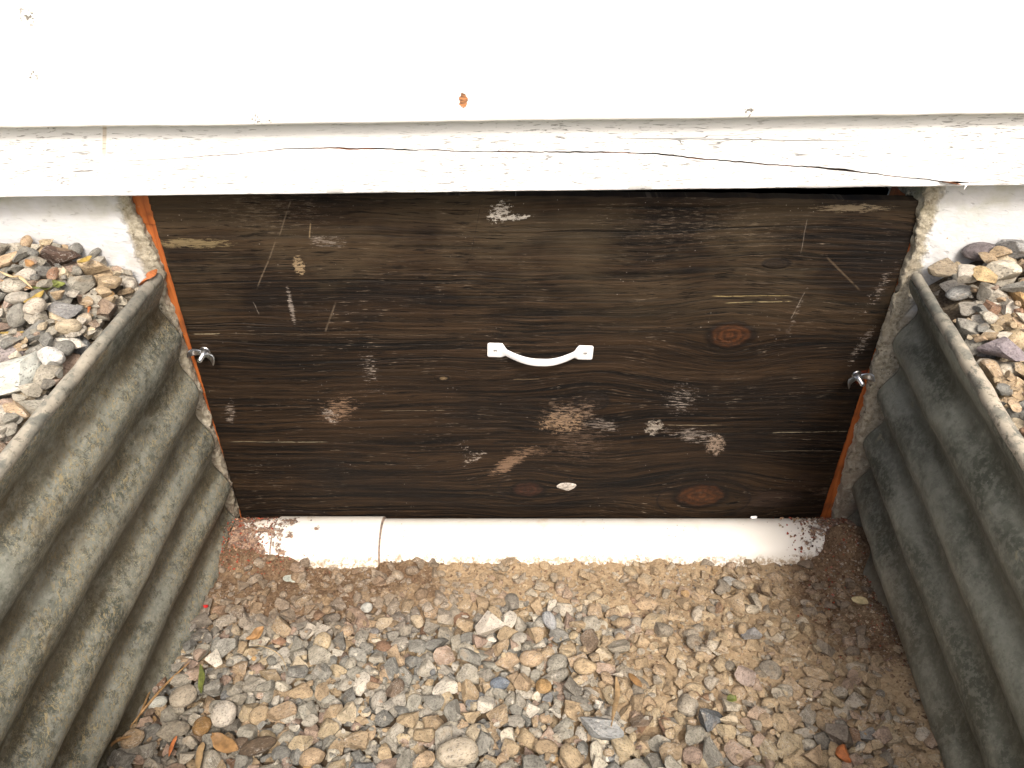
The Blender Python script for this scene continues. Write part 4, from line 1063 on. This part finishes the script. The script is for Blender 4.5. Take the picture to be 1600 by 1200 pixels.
# a top dressing of medium stones where the gravel is clean, and stones half sunk where soil covers the bed
fb.fill(950, 0.0075, 0.0165, k=14, power=1.3, dens=lambda x, y: (1 - float(soilness(x, y))) * (1.0 if y > -0.62 else 0.5))
for s_ in SPF: sp_floor(*s_)
gx_ = fb.x0 + (np.arange(fb.nx) + .5) * fb.cell; gy_ = fb.y0 + (np.arange(fb.ny) + .5) * fb.cell
GS = np.meshgrid(gx_, gy_, indexing='ij'); fb.h = np.maximum(fb.h, soil_h(GS[0], GS[1]))
fb.fill(680, 0.0048, 0.0125, k=6, power=1.5, sink=0.12, dens=lambda x, y: float(soilness(x, y)) * (1.0 if y > -0.6 else 0.3))
fb.fill(1300, 0.0020, 0.0055, k=4, power=1.5, sink=0.2)
emit(fb, well_floor, 300, lambda it: it['z'] + it['c'] > float(soil_h(it['x'], it['y'])) + it['c'] * 0.35)

# grit and crumbs scattered on the soil, too small to pick apart
def grit(n, region, zone_fn, pal, name, amin, amax, parent, hfun, seed):
    r_ = np.random.default_rng(seed); Vs, Fs_, Cs, off = [], [], [], 0; cnt = 0; guard = 0
    while cnt < n and guard < n * 40:
        guard += 1
        x = r_.uniform(region[0], region[1]); y = r_.uniform(region[2], region[3])
        if r_.random() > zone_fn(x, y): continue
        a = amin + (amax - amin) * r_.random() ** 2.2; z = float(hfun(x, y)) + a * 0.15
        V, Ft, _ = SH1[r_.integers(26)]; Rm = np.array(Euler((r_.uniform(-.6, .6), r_.uniform(-.6, .6), r_.uniform(0, 6))).to_matrix())
        W = (V * np.array([a, a * r_.uniform(.5, .9), a * r_.uniform(.35, .7)])) @ Rm.T + np.array([x, y, z])
        c = np.array(pal[r_.integers(len(pal))]) * r_.uniform(0.75, 1.2)
        if name == 'grit':
            lm = max(float(sstep(0.05, -0.2, x) * sstep(-0.26, -0.18, y)), float(sstep(0.36, 0.46, x)))
            c = c * (1 - 0.6 * lm) + np.array((.15, .09, .055)) * 0.6 * lm
        Vs.append(W); Fs_.append(Ft + off); off += len(W); Cs.append(np.tile(np.append(c, 1.0), (len(W), 1))); cnt += 1
    me = mesh_from(name, np.concatenate(Vs), np.concatenate(Fs_), M['stones'], False)
    at = me.color_attributes.new('tone', 'FLOAT_COLOR', 'POINT'); at.data.foreach_set('color', np.concatenate(Cs).astype(np.float32).ravel())
    o = put(name, me); o.parent = parent; return tag(o, kind='stuff')
SAND = [(.42, .31, .20), (.34, .24, .15), (.50, .42, .30), (.25, .17, .10), (.38, .33, .27), (.19, .12, .075)]
grit(4500, (-0.47, 0.52, -0.50, -0.085), lambda x, y: float(soilness(x, y)) ** 1.5, SAND, 'grit', 0.0008, 0.0036, well_floor, soil_h, 31)
def top_h(x, y):
    z = float(soil_h(x, y)); d = y - PCY
    if abs(d) < PR_: z = max(z, PCZ + math.sqrt(PR_ ** 2 - d * d) + 0.0005)
    return z
RED = [(.20, .075, .04), (.30, .10, .05), (.15, .07, .04), (.42, .28, .18), (.34, .06, .03), (.10, .05, .03)]
grit(1100, (-0.445, -0.22, -0.115, -0.006), lambda x, y: float(sstep(-0.22, -0.40, x + 0.10 * fbm(x * 30, y * 30, 77))) ** 1.4, RED, 'red_brown_crumbs', 0.0008, 0.0026, well_floor, top_h, 33)
grit(1300, (0.36, 0.515, -0.30, -0.010), lambda x, y: float(sstep(0.38, 0.50, x + 0.05 * fbm(x * 30, y * 30, 78))), RED + SAND, 'dark_crumbs', 0.0008, 0.0030, well_floor, top_h, 34)

# --- gravel beside the well, left and right
def outer_h(x, y, side):
    d_ = np.abs(np.asarray(x, float) - (-0.455 if side < 0 else 0.515))
    return 0.420 + (0.050 if side < 0 else 0.050) * sstep(-0.24, -0.02, y) * sstep(-0.02, 0.10 if side < 0 else 0.07, d_) + 0.006 * fbm(np.asarray(x) * 8, np.asarray(y) * 8, 55)
def sp_outer(bed, side, px, py, a, b, c, tone, shape, label, yaw=0.0):
    z = 0.44; x, y, _ = on_level(px, py, z)
    for _i in range(3):
        z = float(outer_h(x, y, side)) + c * 0.55; x, y, _ = on_level(px, py, z)
    it = bed.add(x, min(y, -0.016 - min(a, b) * 0.6), a, b, c, shape=shape, tone=tone, tiltmax=0.12, yaw=yaw, sink=0.6, special=('stone', label, 'stone'))
    it['z'] = max(it['z'], z); return it
for side, seed in ((-1, 41), (1, 43)):
    if side < 0: X0, X1 = -0.98, -0.44
    else: X0, X1 = 0.42, 1.04
    def ins(x, y, a, side=side):
        if y > -0.013 - a * 0.7 or y < -0.85: return False
        lim = side_x(side, max(y, -0.60), 0.43)
        return x < lim - 0.014 - a * 0.75 if side < 0 else x > lim + 0.014 + a * 0.75
    bed = Bed(X0, X1, -0.87, -0.012, lambda x, y, side=side: outer_h(x, y, side) - 0.022, ins, 'left' if side < 0 else 'right', seed)
    bed.base_ref = lambda x, y, side=side: float(outer_h(x, y, side))
    bed.fill(1100, 0.012, 0.021, k=2, power=1.2)
    if side < 0:
        for a_ in ((25, 600, .034, .027, .013, (.52, .54, .50), 4, 'largest pale grey angular rock beside the left rim', 0.9),
                   (92, 402, .022, .015, .014, (.085, .055, .042), 8, 'dark brown lumpy rock against the white wall on the left', 0.1),
                   (112, 540, .019, .013, .009, (.58, .56, .50), 18, 'white angular stone among grey ones left of the rim', 0.1),
                   (62, 497, .0125, .0095, .009, (.46, .41, .34), 30, 'rounded speckled cream stone in the left gravel', 1.2),
                   (102, 487, .019, .012, .010, (.20, .20, .20), 20, 'dark grey stone in the middle of the left gravel', -0.2),
                   (14, 552, .017, .013, .011, (.27, .24, .235), 27, 'smooth purple grey stone at the left edge of the picture', 0.4),
                   (135, 507, .0085, .0080, .007, (.45, .38, .29), 31, 'small round buff pebble in the left gravel', 0.0),
                   (88, 580, .0140, .0115, .010, (.58, .57, .54), 21, 'blocky white stone close to the left rim', 0.3)):
            sp_outer(bed, side, *a_)
    else:
        for a_ in ((1521, 383, .021, .0125, .011, (.155, .135, .14), 34, 'smooth dark purple stone against the white wall on the right', -0.15),
                   (1560, 552, .0235, .0200, .014, (.23, .20, .215), 22, 'large purple grey angular stone beside the right rim', 1.3),
                   (1563, 374, .0140, .0085, .009, (.13, .125, .125), 28, 'small dark stone at the foot of the white wall on the right', 0.0),
                   (1590, 392, .0190, .0180, .013, (.27, .27, .265), 10, 'grey block of stone cut by the right edge of the picture', 0.2),
                   (1497, 462, .0190, .0085, .009, (.20, .205, .20), 33, 'long dark grey stone lying against the right rim', 0.35),
                   (1538, 430, .0140, .0105, .009, (.44, .33, .18), 24, 'ochre flat faced stone in the right gravel', 0.1),
                   (1460, 402, .0185, .0130, .011, (.30, .25, .18), 2, 'brown blocky stone by the corner of the right rim', -0.2),
                   (1508, 428, .0150, .0120, .010, (.50, .46, .39), 6, 'pale cream angular stone in the right gravel', 0.4)):
            sp_outer(bed, side, *a_)
    bed.fill(1250, 0.0095, 0.0180, k=10, power=1.3)
    bed.fill(1200, 0.0035, 0.010, k=7, power=1.3)
    nm = bpy.data.objects.new('gravel_patch', None)
    # parent piece of the setting: a thin soil pad under these stones
    px_ = np.linspace(X0, X1, 60); py_ = np.linspace(-0.87, -0.013, 70); GX, GY = np.meshgrid(px_, py_, indexing='ij')
    lim = np.array([side_x(side, max(y, -0.60), 0.43) for y in py_])[None, :]
    GX = np.minimum(GX, lim - 0.006) if side < 0 else np.maximum(GX, lim + 0.006)
    pad = grid_mesh('gravel_bed', np.stack([GX, GY, outer_h(GX, GY, side) - 0.012], -1), M['osoil']); tag(pad, kind='structure')
    bed_parent = pad
    bed_h = bed
    emit(bed, pad, 170, lambda it: True)
    if side < 0: bedL = bed
    else: bedR = bed

# coarse gravel over the rest of the border round the well, one mass
r_ = np.random.default_rng(77); Vs, Fs_, Cs, off = [], [], [], 0
while off < 42 * 7500:
    x = r_.uniform(-1.28, 1.34); y = r_.uniform(-1.3, -0.02); a = r_.uniform(0.009, 0.018)
    if -0.97 < x < 1.03 and y > -0.86 and (x < -0.5 or x > 0.56): continue
    if in_well(x, y, 0) or (-0.49 < x < 0.55 and y > -0.62) or ((x - 0.03) / 0.50) ** 2 + ((y + 0.60) / 0.285) ** 2 < 1: continue
    V, Ft, _ = SH2[r_.integers(len(SH2))]; Rm = np.array(Euler((r_.uniform(-.4, .4), r_.uniform(-.4, .4), r_.uniform(0, 6))).to_matrix())
    z = 0.410 + 0.020 * r_.random()
    W = (V * np.array([a, a * r_.uniform(.6, .9), a * r_.uniform(.45, .7)])) @ Rm.T + np.array([x, y, z])
    Vs.append(W); Fs_.append(Ft + off); off += len(W); Cs.append(np.tile(np.append(tone_for(x, y, 'left' if x < 0 else 'right', r_), 1.0), (len(W), 1)))
me = mesh_from('gravel', np.concatenate(Vs), np.concatenate(Fs_), M['stones'], True, 30)
at = me.color_attributes.new('tone', 'FLOAT_COLOR', 'POINT'); at.data.foreach_set('color', np.concatenate(Cs).astype(np.float32).ravel())
o = put('gravel', me); o.parent = ground_gravel; tag(o, kind='stuff')

# ------------------------------------------------------------------ debris
def h_at(bed, x, y):
    i = min(max(int((x - bed.x0) / bed.cell), 0), bed.nx - 1); j = min(max(int((y - bed.y0) / bed.cell), 0), bed.ny - 1)
    return float(bed.h[max(0, i - 1):i + 2, max(0, j - 1):j + 2].max())
def lay(bed, pts, lift=0.001):
    out = []
    for px, py in pts:
        z = 0.0 if bed is fb else 0.435; x, y, _ = on_level(px, py, z)
        for _i in range(4): z = h_at(bed, x, y) + lift; x, y, _ = on_level(px, py, z)
        out.append([x, y, z])
    zs_ = [p[2] for p in out]
    for i in range(1, len(out) - 1): out[i][2] = max(out[i][2], (zs_[i - 1] + zs_[i + 1]) / 2 - 0.002)
    return [tuple(p) for p in out]
def stalk(bed, pts, r, mat, label, cat, name, flat=1.0, lift=0.0045):
    o = strand(name, lay(bed, pts, lift), r, mat, None, 6, True, flat, 0.6); return tag(o, label, cat)
stalk(fb, [(264, 1008), (250, 1050), (228, 1095), (212, 1130)], 0.0013, M['straw'], 'straight orange brown straw stalk leaning by the left steel wall', 'straw', 'straw_stalk')
stalk(fb, [(296, 1035), (262, 1070), (228, 1105), (196, 1145)], 0.0015, M['straw'], 'longer straw stalk crossing the gravel beside the left steel wall', 'straw', 'straw_stalk', 1.0, 0.006)
stalk(fb, [(205, 1150), (180, 1170), (150, 1200)], 0.0020, M['leafo'], 'brown twig along the foot of the left steel wall at the bottom edge', 'twig', 'twig')
stalk(fb, [(393, 1007), (420, 1013), (440, 1028), (449, 1048)], 0.0006, M['palestraw'], 'thin curved straw lying over stones left of the middle', 'straw', 'straw_stalk')
stalk(fb, [(963, 1058), (965, 1085), (960, 1110), (955, 1135)], 0.0032, M['tanchip'], 'upright tan wood splinter in the middle of the floor', 'splinter', 'wood_splinter', 0.35, 0.003)
stalk(fb, [(983, 1052), (992, 1062), (1003, 1073)], 0.0040, M['leafo'], 'short orange brown chip beside the tan splinter', 'wood chip', 'wood_chip', 0.5, 0.004)
stalk(fb, [(317, 1160), (313, 1180), (310, 1205)], 0.0042, M['tanchip'], 'flat tan wood strip cut by the bottom edge on the left', 'wood chip', 'wood_chip', 0.3, 0.004)
stalk(fb, [(276, 1150), (270, 1165), (264, 1182)], 0.0028, M['chip'], 'small red orange sliver in the lower left gravel', 'sliver', 'wood_sliver', 0.3, 0.004)
stalk(bedL, [(138, 488), (155, 482), (174, 476)], 0.0026, M['chip'], 'thin orange wood sliver on the left gravel', 'sliver', 'wood_sliver', 0.45, 0.003)
stalk(bedL, [(219, 446), (231, 433), (245, 421)], 0.0048, M['chip'], 'bright orange wood chip wedged behind the left rim by the wall', 'wood chip', 'wood_chip', 0.3, 0.004)
stalk(bedL, [(0, 424), (18, 432), (34, 440), (50, 450)], 0.0020, M['palestraw'], 'flat pale straw blade at the far left of the gravel', 'straw', 'straw_stalk', 0.5, 0.003)
stalk(bedL, [(0, 438), (25, 444), (52, 452)], 0.0012, M['straw'], 'thin brown straw under the pale blade at the far left', 'straw', 'straw_stalk', 1, 0.003)
stalk(bedR, [(1420, 384), (1445, 379), (1480, 372), (1530, 362), (1600, 354)], 0.0011, M['straw'], 'long thin straw lying along the foot of the right wall', 'straw', 'straw_stalk', 1.0, 0.006)

def leaf(bed, px, py, length, width, yaw, curl, mat, label, cat='leaf', name='leaf', fold=0.5, lift=0.004):
    c = lay(bed, [(px, py)], lift)[0]; n, m_ = 13, 7; P3 = np.zeros((n, m_, 3)); sd_ = int(px * 7 + py)
    for i in range(n):
        t = i / (n - 1); u_ = (t - 0.5) * length; wd = width * 0.5 * math.sin(math.pi * min(1, t * 0.96 + 0.03)) ** 0.75
        for j_ in range(m_):
            v_ = (j_ / (m_ - 1) - 0.5) * 2
            zz = abs(v_) * wd * fold + curl * length * (t - 0.5) ** 2 + 0.12 * width * float(fbm(t * 4, v_ * 2, sd_, 2))
            P3[i, j_] = (u_ + 0.10 * width * float(fbm(t * 3 + 5, v_ + 3, sd_, 2)), v_ * wd + 0.25 * width * float(fbm(t * 2.5, 9, sd_, 2)), zz)
    cy, sy = math.cos(yaw), math.sin(yaw)
    Q = np.stack([P3[..., 0] * cy - P3[..., 1] * sy + c[0], P3[..., 0] * sy + P3[..., 1] * cy + c[1], P3[..., 2] + c[2]], -1)
    o = grid_mesh(name, Q, mat); md = o.modifiers.new('thickness', 'SOLIDIFY'); md.thickness = 0.0004
    return tag(o, label, cat)
leaf(fb, 315, 1062, .042, .0075, -1.25, 0.25, M['leafg'], 'long twisted yellow green leaf on the left of the floor')
leaf(fb, 244, 1028, .022, .014, 1.1, 0.3, M['leafd'], 'crumpled dark green leaf against the left steel wall')
leaf(fb, 400, 992, .026, .014, 0.9, 0.5, M['leafo'], 'pale brown curled leaf on the stones left of the middle')
leaf(fb, 352, 1163, .040, .018, -0.5, 0.35, M['leafo'], 'orange brown curled leaf at the bottom left of the floor', fold=0.2, lift=0.008)
leaf(fb, 1143, 1092, .013, .010, 0.3, 0.6, M['leafg'], 'tiny yellow green leaf scrap in the sand on the right')
leaf(bedL, 72, 452, .028, .010, 0.4, 0.7, M['leafg'], 'curled yellow green leaf among the left gravel', lift=0.006)
leaf(bedL, 48, 415, .020, .009, -0.8, 0.8, M['leafo'], 'small orange curled leaf at the back of the left gravel', lift=0.006)
leaf(bedL, 56, 468, .026, .010, 1.1, 0.6, M['leafy'], 'mustard yellow curled leaf below the yellow green one', lift=0.006)
leaf(bedL, 18, 521, .026, .005, 0.1, 0.2, M['leafy'], 'narrow bright yellow leaf at the left edge of the picture', lift=0.004)
leaf(bedL, 92, 448, .020, .012, 2.2, 0.9, M['leafg'], 'folded olive leaf right of the curled yellow green leaf', lift=0.006)
leaf(bedL, 134, 408, .018, .010, 0.9, 0.6, M['leafy'], 'dull yellow leaf scrap at the foot of the left wall', lift=0.006)
leaf(bedL, 155, 455, .010, .007, 0.5, 0.5, M['leafy'], 'tiny golden leaf scrap near the orange sliver', lift=0.005)
def bit(bed, px, py, rad, flat, mat, label, cat, name, seed, yaw=0.0, lift=0.003):
    c = lay(bed, [(px, py)], lift)[0]; return tag(lump(name, seed, Vector(c), rad, mat, None, flat, yaw), label, cat)
bit(fb, 1345, 938, .013, (1, .5, .35), M['bark'], 'pale yellow bark chip on dark soil in the right corner', 'wood chip', 'wood_chip', 14, -0.1)
bit(fb, 321, 947, .0040, (1, .8, .5), M['red'], 'tiny bright red petal on the dark soil by the left steel wall', 'petal', 'petal', 15)
bit(fb, 1318, 1178, .0110, (1, 1, .7), M['chip'], 'orange clay lump in the lower right gravel', 'lump', 'clay_lump', 17)
pb = on_wall(1177, 811, -0.006); tag(lump('pebble', 18, Vector((pb[0], -0.0085, 0.0085)), .0062, M['white'], None, (1, .5, .42)), 'tiny white pebble on the pipe against the hatch bottom', 'pebble')
